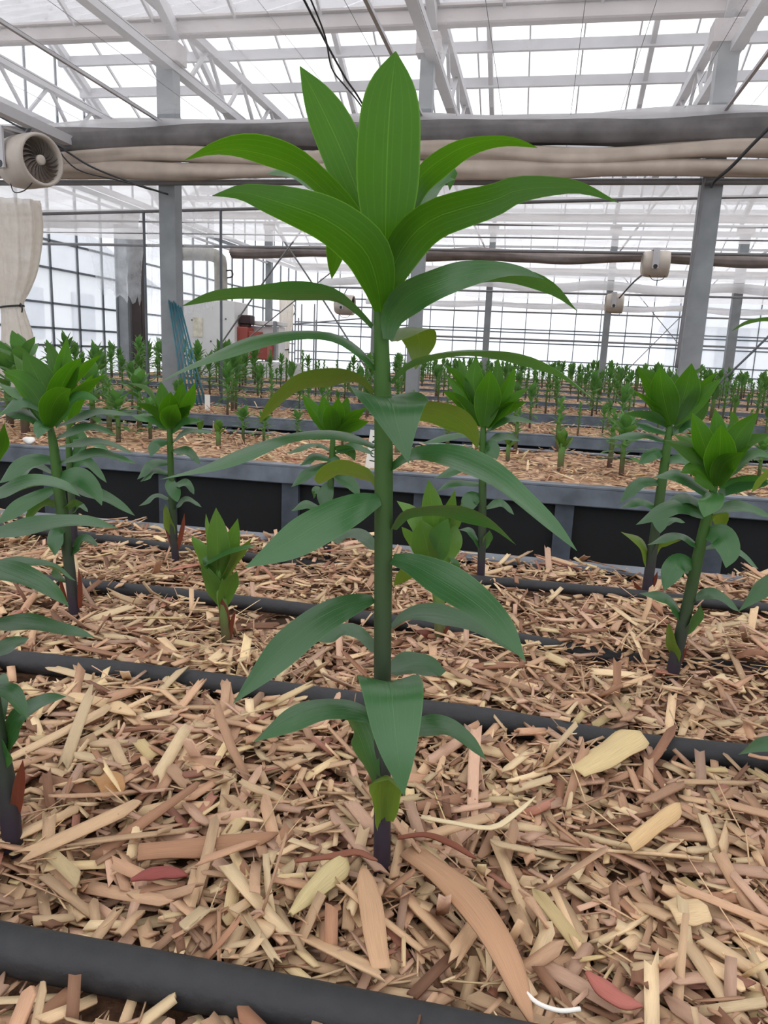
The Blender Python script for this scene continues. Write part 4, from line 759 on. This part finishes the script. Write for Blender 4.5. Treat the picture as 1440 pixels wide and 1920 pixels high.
# the chips that show largest become objects of their own
P = B_[0]; cen = P.mean(1); V = cen-CAM; dep = V@fw; u = 720+F*(V@RT)/dep; v_ = 960-F*(V@UP)/dep
ext = np.linalg.norm(P[:, 0]-P[:, P.shape[1]//2-1], axis=1)*F/np.maximum(dep, 0.1); ok = (u > 15) & (u < 1425) & (v_ > 1000) & (v_ < 1905)
sc = np.where(ok, ext, 0); pick = np.argsort(-sc)[:285]; pick = pick[sc[pick] > 0]; m = np.ones(len(P), bool); m[pick] = False
for k in pick:
    c0 = P[k].mean(0); me = chip_mesh('wood_chip', (P[k]-c0)[None], B_[1], B_[2][k][None], B_[3][k][None])
    c_ = B_[3][k]; lum = c_.mean(); tone = 'pale' if lum > 0.47 else 'dark brown' if lum < 0.17 else 'brown' if lum < 0.27 else 'reddish tan' if c_[0] > 1.62*c_[1] else 'yellowish tan' if c_[2] < 0.56*c_[1] else 'tan'
    ln_ = np.linalg.norm(P[k][0]-P[k][P.shape[1]//2-1]); zs_ = np.ptp(P[k][:, 2]); yy_ = [np.interp(c0[0], S[:, 0], S[:, 1]) for _, S in HO]; z_ = sum(c0[1] > q for q in yy_)
    where = ['before the front hose', 'between front and second hose', 'between second and third hose', 'between third and rear hose', 'at the rear rim'][z_]
    near = min(((abs(c0[0]-o_.location[0]), o_) for o_ in COL.objects if o_.name.startswith(('lily_', 'tall_lily')) and abs(o_.location[1]-c0[1]) < 0.35), key=lambda t: t[0], default=(1, None))
    nw_ = {'tall_lily': 'by the tall lily', 'lily_sprout': 'by the red-footed sprout', 'lily_sprout.001': 'by the fat sprout'}.get(near[1].name if near[1] else '', 'among the lilies')
    link('wood_chip', me, None, c0+np.array([0, 0, 0.004]), '%s%s wood chip%s %s, %s' % ('long ' if ln_ > 0.062 else 'short ' if ln_ < 0.042 else '', tone, ' on edge' if zs_ > 0.02 else '', where, nw_), 'wood chip', 'large wood chips on the hose bench')
for nm, S_, lb in (('wood_chip_mulch', A, 'tan wood chips covering the hose bench around the lilies'), ('wood_chip_mulch', A3, 'thick litter of wood chips around the foot of the tall lily'), ('wood_chip_mulch', A2, 'broader tan wood chips spread over the hose bench'), ('wood_chip_mulch', tuple(q[m] if isinstance(q, np.ndarray) and len(q) == len(m) else q for q in B_), 'coarser wood chips mixed into the mulch of the hose bench'),
                   ('wood_chip_mulch', side, 'wood chips on the curtain end of the hose bench'), ('wood_chip_mulch', side2, 'wood chips on the other end of the hose bench')):
    link(nm, chip_mesh(nm, *S_), kind='stuff', label=lb, cat='mulch')
S_ = scatter(3200, -0.75, 0.5, 0.07, 0.315, 310, 1.5, True, ns=2, nw=2, tilt=0.2); link('wood_chip_mulch', chip_mesh('wood_chip_mulch', *S_), kind='stuff', label='wood chips lying before the thick front hose', cat='mulch')
S_ = scatter(5000, -0.9, 0.6, 0.10, 1.0, 330, 1.5, True, (0.0005, 0.0014), ns=4, nw=1, tilt=0.22); link('wood_slivers', chip_mesh('wood_slivers', *S_), kind='stuff', label='thin straw-like wood slivers strewn over the chips of the hose bench', cat='mulch')
for i, n in ((1, 6500), (2, 5000), (3, 3500)):
    y0, y1 = BENCH[i]; S_ = scatter(n, -4.2, 2.6, y0+0.05, y1-0.04, 200+10*i, 1.35, False, ns=2, nw=1, stand=0.09)
    link('wood_chip_mulch', chip_mesh('wood_chip_mulch', *S_), kind='stuff', label='tan wood chips scattered over the %s bench behind the hose bench' % ORD[i], cat='mulch')
# single pieces with a shape of their own
def piece(name, label, cat, pts, wpx, col, z=0.712, cup=0.4, tm=0.4, b0=0.8, lift=None, tip=2.5, thick=0.0012):
    m_ = len(pts); lf = lift or [0]*m_
    W_ = spline([onz(x, y, z+l_) for (x, y), l_ in zip(pts, lf)], 14); t = np.linspace(0, 1, 14); T = np.gradient(W_, axis=0); T /= np.linalg.norm(T, axis=1)[:, None]
    I = np.cross(T, (0, 0, 1.0)); I /= np.linalg.norm(I, axis=1)[:, None]; dep = (W_-CAM)@fw
    Wv = I*(wpx*dep/F/2*np.maximum(shape(t, tm, b0, tip), 0.05))[:, None]
    v, f, uv = blade(W_, Wv, cup, 6); v = np.array(v); n = len(v); f2 = [tuple(i+n for i in reversed(q)) for q in f]
    ring = [i*7 for i in range(14)]+[13*7+k for k in range(1, 7)]+[i*7+6 for i in range(12, -1, -1)]+[k for k in range(5, 0, -1)]
    fs = list(f)+f2+[(ring[i], ring[(i+1) % len(ring)], ring[(i+1) % len(ring)]+n, ring[i]+n) for i in range(len(ring))]
    vv = np.vstack([v, v-np.array([0, 0, thick])]); me = mesh(name, vv, fs, CHIP, list(uv)+list(uv), True)
    a = me.attributes.new('chipcol', 'FLOAT_COLOR', 'POINT'); a.data.foreach_set('color', np.tile(np.array(lin(*col), np.float32), len(vv)))
    return link(name, me, label=label, cat=cat)
piece('bark_strip', 'long brown bent bark strip lying in front of the tall lily stem', 'wood chip', [(770, 1590), (850, 1650), (910, 1720), (955, 1800), (1000, 1925)], 62, (190, 146, 112), 0.716, 0.3, lift=[0, .008, .012, .010, .004])
piece('bark_strip', 'long flat brown bark strip lying beside the red dead leaf', 'wood chip', [(260, 1590), (350, 1582), (450, 1572), (522, 1560)], 56, (168, 124, 94), 0.722, 0.5)
piece('dead_leaf', 'crumpled dark red dead leaf on the chips', 'dead leaf', [(245, 1648), (280, 1634), (315, 1630), (352, 1640)], 34, (142, 70, 64), 0.724, 0.5, 0.5, 0.2, tip=1.3)
piece('dead_leaf', 'dull pink-red dead leaf under chips by the white thread', 'dead leaf', [(1100, 1820), (1130, 1845), (1165, 1870), (1205, 1885)], 42, (178, 104, 92), 0.720, 0.4, 0.5, 0.2, tip=1.3)
piece('twig', 'thin reddish-brown curved twig beside the foot of the tall lily', 'twig', [(745, 1568), (800, 1562), (850, 1580), (893, 1608)], 14, (128, 72, 52), 0.728, 0.6, 0.6, 0.5)
piece('twig', 'thin arched brown twig touching the foot of the tall lily', 'twig', [(555, 1612), (620, 1602), (670, 1594), (708, 1612)], 15, (140, 86, 66), 0.728, 0.6, 0.6, 0.4)
piece('bark_strip', 'broad pale cone of rolled bark beside the tall lily stem', 'wood chip', [(545, 1710), (580, 1668), (615, 1632), (650, 1602)], 52, (214, 194, 144), 0.724, 0.9, 0.7, 0.2)
piece('bark_strip', 'upright tan chip standing before the tall lily', 'wood chip', [(715, 1815), (705, 1760), (695, 1690), (680, 1620)], 44, (206, 164, 128), 0.722, 0.15)
piece('bark_strip', 'square orange-brown bark flap lying below the second hose', 'wood chip', [(180, 1470), (205, 1462), (232, 1455)], 76, (184, 138, 92), 0.726, 0.3, 0.5, 0.95, tip=5)
piece('bark_strip', 'pale straight sliver bent in the middle, beside the tall lily', 'wood chip', [(790, 1530), (850, 1541), (922, 1550), (965, 1525), (1005, 1492)], 11, (232, 210, 170), 0.728, 0.2)
piece('bark_strip', 'pale square bark flake near the leaning lilies', 'wood chip', [(1255, 1705), (1290, 1702), (1326, 1698)], 66, (218, 188, 146), 0.724, 0.3, 0.5, 0.9, tip=5)
piece('bark_strip', 'pale tan roll of bark lying across the chips by the leaning lilies', 'wood chip', [(1175, 1582), (1220, 1545), (1275, 1505)], 34, (220, 184, 136), 0.726, 1.0, 0.5, 0.9, tip=5)
piece('bark_strip', 'wide fan of pale split bark beside the buried end of the second hose', 'wood chip', [(1080, 1445), (1130, 1415), (1200, 1370)], 64, (216, 190, 140), 0.722, 0.3, 0.7, 0.6, tip=4)
piece('bark_strip', 'smooth pale wood strip just below the second hose by the sprout', 'wood chip', [(130, 1262+40), (200, 1315), (255, 1340)], 34, (222, 190, 148), 0.722, 0.3)
th = spline([onz(985, 1860, 0.722), onz(1010, 1882, 0.722), onz(1050, 1895, 0.722), onz(1088, 1892, 0.722)], 16)
MB().tube(th, 0.0012, 6).build('string', plain('white_thread', lin(236, 230, 222), 0.6, 0, 0.05), smooth=True, label='short white thread lying on the chips', cat='string')

# ================================================================== fans
def fan(label, c, dia, ln, hang, turn=0, group='white circulation fans'):
    c = np.asarray(c, float); r = empty('circulation_fan', c, label, 'fan', group); R_ = dia/2; r.rotation_euler.z = radians(turn)
    n = 40; v = []; f = []
    prof = [(-ln*0.62, R_*0.78), (-ln*0.5, R_*0.93), (-ln*0.2, R_), (ln*0.40, R_), (ln*0.5, R_*0.97), (ln*0.5, R_*0.86), (ln*0.30, R_*0.84), (-ln*0.5, R_*0.78)]
    for x, q in prof:
        for k in range(n): v.append((x, q*cos(2*pi*k/n), q*sin(2*pi*k/n)))
    m_ = len(prof); f = [(i*n+k, i*n+(k+1) % n, ((i+1) % m_)*n+(k+1) % n, ((i+1) % m_)*n+k) for i in range(m_) for k in range(n)]
    link('housing', mesh('housing', v, f, FANW, None, True), r)
    v = [(-ln*0.30, 0, 0)]+[(-ln*0.30, R_*0.8*cos(2*pi*k/n), R_*0.8*sin(2*pi*k/n)) for k in range(n)]
    link('back_plate', mesh('back_plate', v, [(0, k+1, (k+1) % n+1) for k in range(n)], FAND), r)
    bl = MB()
    bv = []; bf = []
    for i in range(6):
        t = i/5; q = R_*(0.2+0.62*t); a = 0.55*t; wd = R_*0.045*(0.7+0.6*t)
        bv += [(ln*0.44, q*cos(a)-wd*sin(a), q*sin(a)+wd*cos(a)), (ln*0.36, q*cos(a)+wd*sin(a), q*sin(a)-wd*cos(a))]
    bf = [(2*i, 2*i+1, 2*i+3, 2*i+2) for i in range(5)]
    me = mesh('guide_vane', bv, bf, FANV)
    for k in range(22):
        b = link('guide_vane', me, r); b.rotation_euler.x = 2*pi*k/22
    MB().tube([(-ln*0.30, 0, 0), (ln*0.46, 0, 0), (ln*0.47, 0, 0)], [R_*0.2, R_*0.19, R_*0.1], 20).build('hub', FANW, r, smooth=True)
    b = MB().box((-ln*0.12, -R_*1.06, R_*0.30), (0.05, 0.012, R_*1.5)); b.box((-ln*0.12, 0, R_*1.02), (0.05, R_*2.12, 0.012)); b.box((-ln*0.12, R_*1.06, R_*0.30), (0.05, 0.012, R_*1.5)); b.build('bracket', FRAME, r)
    for s in (-1, 1): MB().tube([(-ln*0.12, s*R_*1.0, -R_*0.3), (-ln*0.12, s*R_*1.12, -R_*0.3)], 0.018, 10).build('knob', CABLE, r)
    hp = np.asarray(hang, float)-c; ca, sa = cos(-radians(turn)), sin(-radians(turn)); hp = (hp[0]*ca-hp[1]*sa, hp[0]*sa+hp[1]*ca, hp[2])
    MB().tube([(-ln*0.12, 0, R_), hp], 0.008, 6).build('hanger', STEEL_D, r)
    cb = spline([(-ln*.3, -R_*.5, -R_*.9), (-ln*.1, -R_*.6, -R_*1.25), (ln*.25, -R_*.55, -R_*1.2), (ln*.45, -R_*.3, -R_*.75)], 14); MB().tube(cb, 0.003, 6).build('cable_loop', CABLE, r, smooth=True)
    return r
FANW = plain('cream_fan_housing', lin(188, 178, 168), 0.6, 0, 0.15, 8); FAND = plain('grey_fan_motor_plate', lin(112, 104, 100), 0.8, 0, 0.2, 8); FANV = plain('brown_fan_vane', lin(112, 100, 92), 0.7, 0, 0.2, 8)
fan('large cream circulation fan hanging beside the tied curtain', ony(54, 303, 3.78), 0.265, 0.225, (-2.70, 3.78, 2.125), -18)
fan('cream circulation fan under the brown roll near the thick post with the rod', ony(1231, 495, 6.82), 0.215, 0.19, (0.88, 6.99, 1.965))
fan('small cream circulation fan near the end wall', ony(1153, 569, 9.44), 0.225, 0.18, (0.81, 9.595, 1.84))
fan('small cream circulation fan partly behind the tall lily', ony(648, 572, 9.44), 0.245, 0.21, (-2.46, 9.595, 1.84))
# ================================================================== curtain, plastic sheets
def drape(label, Y, rows, m, pl=11, tie=None, seed=0):
    """gathered cloth; rows of (pixel x centre, pixel y, half width px)"""
    r = np.random.default_rng(seed); ph = r.uniform(0, 6.28, 4); C = []
    for x, y, hw in rows: p = ony(x, y, Y); C.append([*p, hw*proj(p)[2]/F])
    S = spline(C, 40); base = np.array([S[-1][0], S[-1][1], S[-1][2]]); root = empty('tied_curtain', base, label, 'curtain'); n = 72; v = []
    for i, s in enumerate(S):
        for k in range(n):
            a = 2*pi*k/n; q = 1+0.16*sin(pl*a+ph[0]+0.5*sin(i*.15))+0.07*sin(2.3*pl*a+ph[1]+i*0.05)
            v.append((s[0]+s[3]*q*cos(a), s[1]+0.55*s[3]*q*sin(a), s[2]))
    f = [(i*n+k, i*n+(k+1) % n, (i+1)*n+(k+1) % n, (i+1)*n+k) for i in range(39) for k in range(n)]
    link('drape', mesh('drape', np.array(v)-base, f, m, None, True), root)
    if tie is not None:
        i = int(np.argmin([s[3] for s in S])); s = S[i]; t = [(s[0]+s[3]*1.12*cos(2*pi*k/30)-base[0], s[1]+0.66*s[3]*sin(2*pi*k/30)-base[1], s[2]+0.008*cos(2*pi*k/30)-base[2]) for k in range(31)]
        MB().tube(t, 0.007, 6).build('tie_cord', CABLE, root, smooth=True)
        q = np.array([s[0]+s[3]*1.05, s[1]-0.3*s[3], s[2]])-base; MB().tube(spline([q, q+(0.012, -0.01, 0.02), q+(0.022, -0.01, -0.01), q+(0.018, -0.01, -0.035)], 10), 0.005, 6).build('tie_end', CABLE, root, smooth=True)
    return root
drape('cream curtain gathered and tied at the waist, hanging from the dark pipe', 4.45, [(22, 376, 52), (28, 430, 50), (30, 500, 40), (26, 540, 30), (22, 568, 21), (26, 590, 22), (32, 630, 28), (33, 665, 30), (34, 740, 32)], CURT, 11, True, 3)
drape('narrow pale curtain hanging beside the white heater', 10.1, [(537, 556, 11), (537, 600, 11), (534, 640, 8), (533, 660, 7), (537, 700, 9)], CURT, 7, True, 4)
def hang(label, Y, corners, m, seed, ragged=0.0, wave=0.02):
    """hanging film between photo corners (top-left, top-right, bottom-right, bottom-left) at distance Y"""
    r = np.random.default_rng(seed); a, b, c, d = [ony(x, y, Y) for x, y in corners]; nx, nz = 26, 12; v = []; rg = r.uniform(-1, 1, nx+1)
    for i in range(nx+1):
        s = i/nx; t = a+(b-a)*s; q = d+(c-d)*s
        for j in range(nz+1):
            w_ = j/nz; p = t+(q-t)*w_*(1+ragged*rg[i]*(w_ > 0.5)); v.append((p[0]+0.3*wave*sin(5*w_+i), p[1]+wave*sin(s*19+seed)*(0.3+w_), p[2]))
    f = [(i*(nz+1)+j, (i+1)*(nz+1)+j, (i+1)*(nz+1)+j+1, i*(nz+1)+j+1) for i in range(nx) for j in range(nz)]
    me = mesh('plastic_sheet', v, f, m, None, True); ob = link('plastic_sheet', me, label=label, cat='plastic sheet')
    return ob
hang('white strip of plastic hanging from the thin pipe beside the tied curtain', 4.80, [(55, 394), (262, 392), (258, 428), (62, 428)], SHEET, 1, 0.0, 0.012)
hang('torn clear plastic sheet hanging before the dark column', 7.6, [(150, 425), (268, 420), (262, 562), (185, 548)], CLEAR, 2, 0.10, 0.04)
hang('clear plastic sheet with a bluish sheen hanging beside the teal-pole post', 4.84, [(343, 390), (400, 388), (402, 575), (343, 590)], CLEAR, 3, 0.02, 0.012)
hang('clear plastic sheet between the upright rod and the teal-pole post', 4.84, [(275, 400), (308, 398), (308, 640), (277, 640)], CLEAR, 4, 0.0, 0.012)
# gauze drawn under the roof of the near bay
NET = film('fine_white_gauze', (0.93, 0.92, 0.93, 1), 0.80, 0.6, 0.5, 2.0)
nx, ny = 40, 16; v = [(XL+0.1+(XR-XL-0.2)*i/nx, 0.9+3.3*j/ny, 2.30-0.03*sin(pi*j/ny)*abs(sin(i*0.9))) for i in range(nx+1) for j in range(ny+1)]
link('gauze_screen', mesh('gauze_screen', v, [(i*(ny+1)+j, (i+1)*(ny+1)+j, (i+1)*(ny+1)+j+1, i*(ny+1)+j+1) for i in range(nx) for j in range(ny)], NET, None, True), label='thin white gauze screen drawn above the near bench under the roof', cat='screen')
# ================================================================== dark and steel columns by the gable wall
p = ony(232, 560, 8.6); r = empty('steel_column', (p[0], 8.6, 0), 'wide grey steel column standing by the gable wall', 'column')
MB().box((0, 0, 1.21), (0.155, 0.1, 2.4), 0, 0.006).build('shaft', STEEL, r); MB().box((0, 0, 0.02), (0.26, 0.2, 0.015)).build('base_plate', STEEL_D, r); MB().box((-0.05, -0.056, 1.21), (0.012, 0.012, 2.3)).build('flange', STEEL_D, r)
p = ony(257, 560, 8.6); r = empty('dark_column', (p[0], 8.64, 0), 'dark brown wooden column next to the wide steel column', 'column'); BRN = plain('dark_brown_wood', lin(52, 40, 38), 0.7, 0, 0.3, 6)
MB().box((0, 0, 1.2), (0.135, 0.1, 2.38), 0, 0.006).build('post', BRN, r); MB().box((0.05, -0.055, 1.2), (0.02, 0.012, 2.3)).build('strip', BRN, r)
# ================================================================== heater with burner and flue
HY = 9.3; WHT = plain('white_painted_steel', lin(214, 212, 210), 0.5, 0, 0.05, 5); RED = plain('red_painted_steel', lin(150, 66, 56), 0.5, 0, 0.15, 6); DRK = plain('dark_maroon_box', lin(46, 22, 24), 0.6, 0, 0.2, 6); GLV = plain('dull_galvanised_flue', lin(150, 146, 138), 0.5, 0, 0.2, 9); LOGO = plain('white_logo_paint', lin(236, 232, 228), 0.6, 0, 0.02)
O = ony(440, 690, HY); O = np.array([O[0], HY, 0.0]); heat = empty('greenhouse_heater', O, 'white warm-air heater cabinet with a red burner beside the thick post', 'heater')
def hb(name, x0, y0, x1, y1, dpt, m, dy=0.0, parent=heat, bev=0.006, zmin=None):
    a = ony(x0, y0, HY+dy); b = ony(x1, y1, HY+dy); z0 = b[2] if zmin is None else zmin
    return MB().box(((a[0]+b[0])/2-O[0], dy+dpt/2, (a[2]+z0)/2), (b[0]-a[0], dpt, a[2]-z0), 0, bev).build(name, m, parent)
cab = hb('cabinet', 342, 562, 440, 690, 0.45, WHT, 0.02, zmin=0.02)
for px, py in ((423, 598), (423, 673), (395, 640), (360, 600)):
    q = ony(px, py, HY+0.014); MB().tube([(q[0]-O[0], 0.012, q[2]), (q[0]-O[0], 0.022, q[2])], 0.012, 8).build('screw', STEEL_D, cab)
hb('label_plate', 361, 595, 380, 632, 0.006, plain('yellowed_label', lin(206, 200, 182), 0.7), 0.012, cab, 0)
base_p = hb('base_panel', 441, 676, 548, 720, 0.40, WHT, 0.0, zmin=0.02)
for k in range(7):
    q = ony(448+k*12, 688+k*0.5, HY-0.004); MB().tube([(q[0]-O[0], -0.006, q[2]), (q[0]-O[0], 0.004, q[2])], 0.010, 8).build('vent_hole', STEEL_D, base_p)
brn = hb('burner', 452, 640, 501, 675, 0.26, RED, 0.05, bev=0.02); hb('burner_column', 441, 612, 464, 675, 0.22, RED, 0.10, brn, 0.015); hb('burner_arm', 464, 621, 485, 632, 0.16, RED, 0.12, brn); hb('control_box', 447, 590, 469, 608, 0.16, DRK, 0.12, brn, 0.012); hb('box_neck', 450, 607, 466, 613, 0.1, DRK, 0.14, brn)
q = ony(461, 661, HY+0.045); rad = 0.047; ring = [(q[0]-O[0]+rad*cos(2*pi*k/32), 0.044, q[2]+rad*1.25*sin(2*pi*k/32)) for k in range(33)]
MB().tube(ring, 0.0065, 6).build('round_logo', LOGO, brn, smooth=True)
MB().box((q[0]-O[0], 0.045, q[2]), (0.07, 0.006, 0.045)).build('logo_plate', plain('pink_logo_plate', lin(222, 176, 168), 0.6), brn)
bcab = hb('back_cabinet', 468, 611, 522, 676, 0.25, WHT, 0.38); hb('lid', 465, 601, 525, 611, 0.31, WHT, 0.32, bcab); hb('grey_pipe', 512, 602, 517, 676, 0.03, STEEL, 0.28, bev=0)
a = ony(413, 582, HY+0.2); b = ony(411, 492, HY+0.2); fx = a[0]-O[0]
MB().tube(spline([(fx, 0.22, a[2]-0.03), (fx, 0.22, b[2]-0.06), (fx-0.03, 0.22, b[2]+0.05), (fx-0.16, 0.22, b[2]+0.10), (fx-0.6, 0.22, b[2]+0.10)], 24), 0.085, 18).build('flue', GLV, heat, smooth=True)
MB().tube([(fx, 0.22, a[2]-0.02), (fx, 0.22, a[2]+0.02)], 0.096, 18).build('flue_collar', GLV, heat, smooth=True)
hk = spline([(fx+0.09, 0.2, b[2]-0.10), (fx+0.16, 0.2, b[2]-0.10), (fx+0.17, 0.2, b[2]-0.17), (fx+0.10, 0.2, b[2]-0.19)], 10); MB().tube(hk, 0.01, 6).build('wire_hook', CABLE, heat, smooth=True)
# ================================================================== pipe stand near the end wall
PY = 13.0; TEALD = plain('dark_teal_pump', lin(36, 66, 66), 0.6)
q0 = ony(560, 700, PY); r = empty('pipe_stand', (q0[0], PY, 0), 'group of upright irrigation pipes with a hand wheel before the end wall', 'pipes')
for px, top in ((542, 597), (549, 570), (560, 596), (566, 570), (590, 570), (593, 600)):
    q = ony(px, top, PY); MB().tube([(q[0]-q0[0], 0, 0), (q[0]-q0[0], 0, q[2])], 0.013, 8).build('pipe', PIPE, r, smooth=True)
q = ony(548, 581, PY); MB().tube([(q[0]-q0[0]+0.06*cos(t), -0.02, q[2]+0.10*sin(t)) for t in np.linspace(0, 2*pi, 25)], 0.010, 6).build('hand_wheel', PIPE, r, smooth=True)
q = ony(543, 608, PY); MB().box((q[0]-q0[0], -0.03, q[2]), (0.12, 0.08, 0.11), 0, 0.02).build('pump', TEALD, r)
a = ony(550, 608, PY); b = ony(680, 597, PY); MB().tube([(a[0]-q0[0], 0, a[2]), (b[0]-q0[0], 0, b[2])], 0.012, 8).build('pipe', PIPE, r, smooth=True)
# ================================================================== teal poles leaning on the post, tags
TEAL = plain('teal_coated_pole', lin(42, 96, 108), 0.4, 0, 0.2, 14)
for k, (bx, tx, ty) in enumerate(((346, 317, 566), (354, 321.5, 570), (362, 326, 568), (370, 330.5, 572), (378, 335, 575), (386, 339.5, 578))):
    a = ony(bx, 736+2*k, 4.02); a[2] = 0.705; b = ony(tx, ty, 4.246)
    P_ = np.array([a, (a+b)/2, b]); root = empty('garden_pole', a, 'thin teal coated pole leaning on the thick post behind the benches', 'pole', 'teal poles leaning on the post')
    MB().tube(P_-a, 0.0055, 10).build('shaft', TEAL, root, smooth=True); MB().tube(np.array([b, b+(b-a)*0.02])-a, [0.0058, 0.003], 10).build('tip', TEAL, root, smooth=True)
TAG = plain('white_plastic_tag', lin(232, 228, 220), 0.6, 0, 0.03); INK = plain('black_print', lin(40, 40, 42), 0.8, 0, 0.05)
def tag_(label, x, y0, y1, Y, wpx, text=None, tilt=0.0):
    p = ony(x, y1, Y); t = ony(x, y0, Y); h = t[2]-p[2]; wd = wpx*proj(p)[2]/F; r = empty('plant_tag', (p[0], Y, p[2]), label, 'tag'); r.rotation_euler = (0, tilt, radians(-6))
    MB().box((0, 0, h/2-0.01), (wd, 0.0015, h+0.02), 0, 0.0004).build('plate', TAG, r)
    if text:
        for s, zz in text:
            c = bpy.data.curves.new('lettering', 'FONT'); c.body = s; c.size = wd*1.05; c.align_x = 'CENTER'; c.align_y = 'CENTER'; c.materials.append(INK); c.extrude = 0.0001
            t_ = bpy.data.objects.new('t', c); COL.objects.link(t_); me_ = bpy.data.meshes.new_from_object(t_); bpy.data.objects.remove(t_)
            o_ = link('lettering', me_, r, (wd*0.15, -0.0013, h*zz)); o_.rotation_euler = (radians(90), radians(90), 0)
    return r
tag_('white plant tag with black letters at the front rim of the first bench behind, next to the tall lily stem', 694, 806, 876, 2.2, 19, [('OT', 0.30), ('NI', 0.72)], radians(6))
bpy.data.objects['plant_tag']['label'] = 'white plant tag with black letters standing right behind the tall lily stem'
tag_('blank white plant tag standing at the foot of the teal poles', 389, 740, 764, 3.75, 11)
p = ony(70, 826, 2.2); v = []; n = 14
for i in range(9):
    t = pi*i/8
    for k in range(n): a = 2*pi*k/n; q = 1+0.18*sin(3*a+i)+0.1*sin(5*a); v.append((0.022*sin(t)*q*cos(a), 0.014*sin(t)*q*sin(a), 0.012*cos(t)+0.004*sin(2*a)*sin(t)))
link('plastic_scrap', mesh('plastic_scrap', v, [(i*n+k, i*n+(k+1) % n, (i+1)*n+(k+1) % n, (i+1)*n+k) for i in range(8) for k in range(n)], TAG, None, True), None, (p[0], 2.16, 0.716), 'crumpled white plastic scrap on the rim behind the stout lily', 'scrap')
# ================================================================== cables, rods
def cable(name, label, pts, rad, m=CABLE, cat='cable', n=30):
    S = spline([ony(x, y, Y) for x, y, Y in pts], n); return MB().tube(S, rad, 6).build(name, m, smooth=True, label=label, cat=cat)
cable('hanging_cable', 'black cable running down from the roof behind the upright crown leaves', [(560, -20, 2.7), (600, 58, 3.0), (622, 100, 3.2), (650, 150, 3.5), (672, 182, 3.75), (705, 240, 4.08)], 0.0048)
cable('hanging_cable', 'thinner black cable looping beside the roof cable', [(575, -20, 2.7), (609, 66, 3.0), (622, 128, 3.3), (646, 160, 3.5), (668, 186, 3.72), (690, 218, 3.95)], 0.0035)
cable('hanging_cable', 'black cable from the large fan to the thick post with the teal poles', [(-20, 208, 4.0), (40, 240, 4.0), (110, 275, 4.02), (170, 312, 4.03), (240, 340, 4.03), (288, 356, 4.04), (314, 364, 4.24)], 0.006)
cable('hanging_cable', 'thin cable looping over the large fan', [(24, 233, 3.99), (90, 258, 3.97), (124, 300, 3.97), (155, 322, 3.99), (230, 340, 4.01), (284, 356, 4.035)], 0.004)
cable('hanging_cable', 'black cable rising from the thick post with the rod to the roof', [(1460, 222, 3.9), (1410, 272, 3.95), (1372, 312, 4.0), (1342, 338, 4.06), (1334, 350, 4.24)], 0.008)
cable('hanging_cable', 'cable sagging from the fan under the brown roll to the small fan', [(1216, 505, 6.84), (1207, 513, 7.15), (1185, 532, 8.3), (1160, 560, 9.42)], 0.009)
cable('support_rod', 'thin rod running down along the thick post', [(1320, 335, 4.2), (1306, 440, 4.2), (1286, 560, 4.2), (1268, 690, 4.2)], 0.009, PIPE, 'rod')
cable('brace_rod', 'diagonal brace rod behind the tall lily, falling towards the thin far posts', [(475, 369, 6.94), (590, 538, 6.94), (716, 738, 6.94)], 0.008, PIPE, 'rod')
cable('brace_rod', 'diagonal brace rod falling towards the white heater', [(600, 385, 6.9), (490, 535, 6.9), (366, 716, 6.9)], 0.008, PIPE, 'rod')
cable('brace_rod', 'second diagonal brace rod crossing the red burner', [(632, 502, 8.5), (520, 590, 8.5), (385, 700, 8.5), (266, 798, 8.5)], 0.007, PIPE, 'rod')
cable('brace_rod', 'dark diagonal brace rod rising beyond the leaning lily crowns', [(1345, 722, 8.4), (1395, 675, 8.4), (1460, 612, 8.4)], 0.012, STEEL_D, 'rod')
cable('brace_rod', 'faint diagonal brace rod before the end wall', [(1080, 790, 14.8), (1260, 610, 14.8), (1390, 480, 14.8)], 0.008, PIPE, 'rod')
cable('brace_rod', 'faint diagonal brace rod crossing the other one before the end wall', [(1130, 472, 14.6), (1260, 630, 14.6), (1440, 850, 14.6)], 0.008, PIPE, 'rod')
# ================================================================== pale buildings outside
BW = plain('pale_house_wall', lin(205, 208, 214), 0.8, 0, 0.05, 2); BR = plain('pale_house_roof', lin(168, 172, 182), 0.8, 0, 0.05, 2); BWIN = plain('house_window', lin(120, 130, 146), 0.3)
def house(label, c, d, nwin):
    r = empty('outside_building', (c[0], c[1], 0), label, 'building'); MB().box((0, 0, d[2]/2), d).build('wall', BW, r)
    hx, hy = d[0]/2+0.3, d[1]/2+0.3; v = [(-hx, -hy, d[2]), (hx, -hy, d[2]), (hx, hy, d[2]), (-hx, hy, d[2]), (-hx, 0, d[2]+1.2), (hx, 0, d[2]+1.2)]
    link('roof', mesh('roof', v, [(0, 1, 5, 4), (2, 3, 4, 5), (0, 4, 3), (1, 2, 5), (3, 2, 1, 0)], BR), r)
    for k in range(nwin):
        f_ = (k+0.5)/nwin-0.5
        MB().box((f_*d[0], -d[1]/2-0.02, 1.6), (0.9, 0.06, 1.1)).build('window', BWIN, r); MB().box((d[0]/2+0.02, f_*d[1], 1.6), (0.06, 0.9, 1.1)).build('window', BWIN, r)
house('pale building outside the gable wall', (-14, 16, 0), (6, 8, 2.6), 4)
house('pale building outside the end wall beyond the leaning lilies', (9, 27, 0), (9, 5, 2.2), 4)
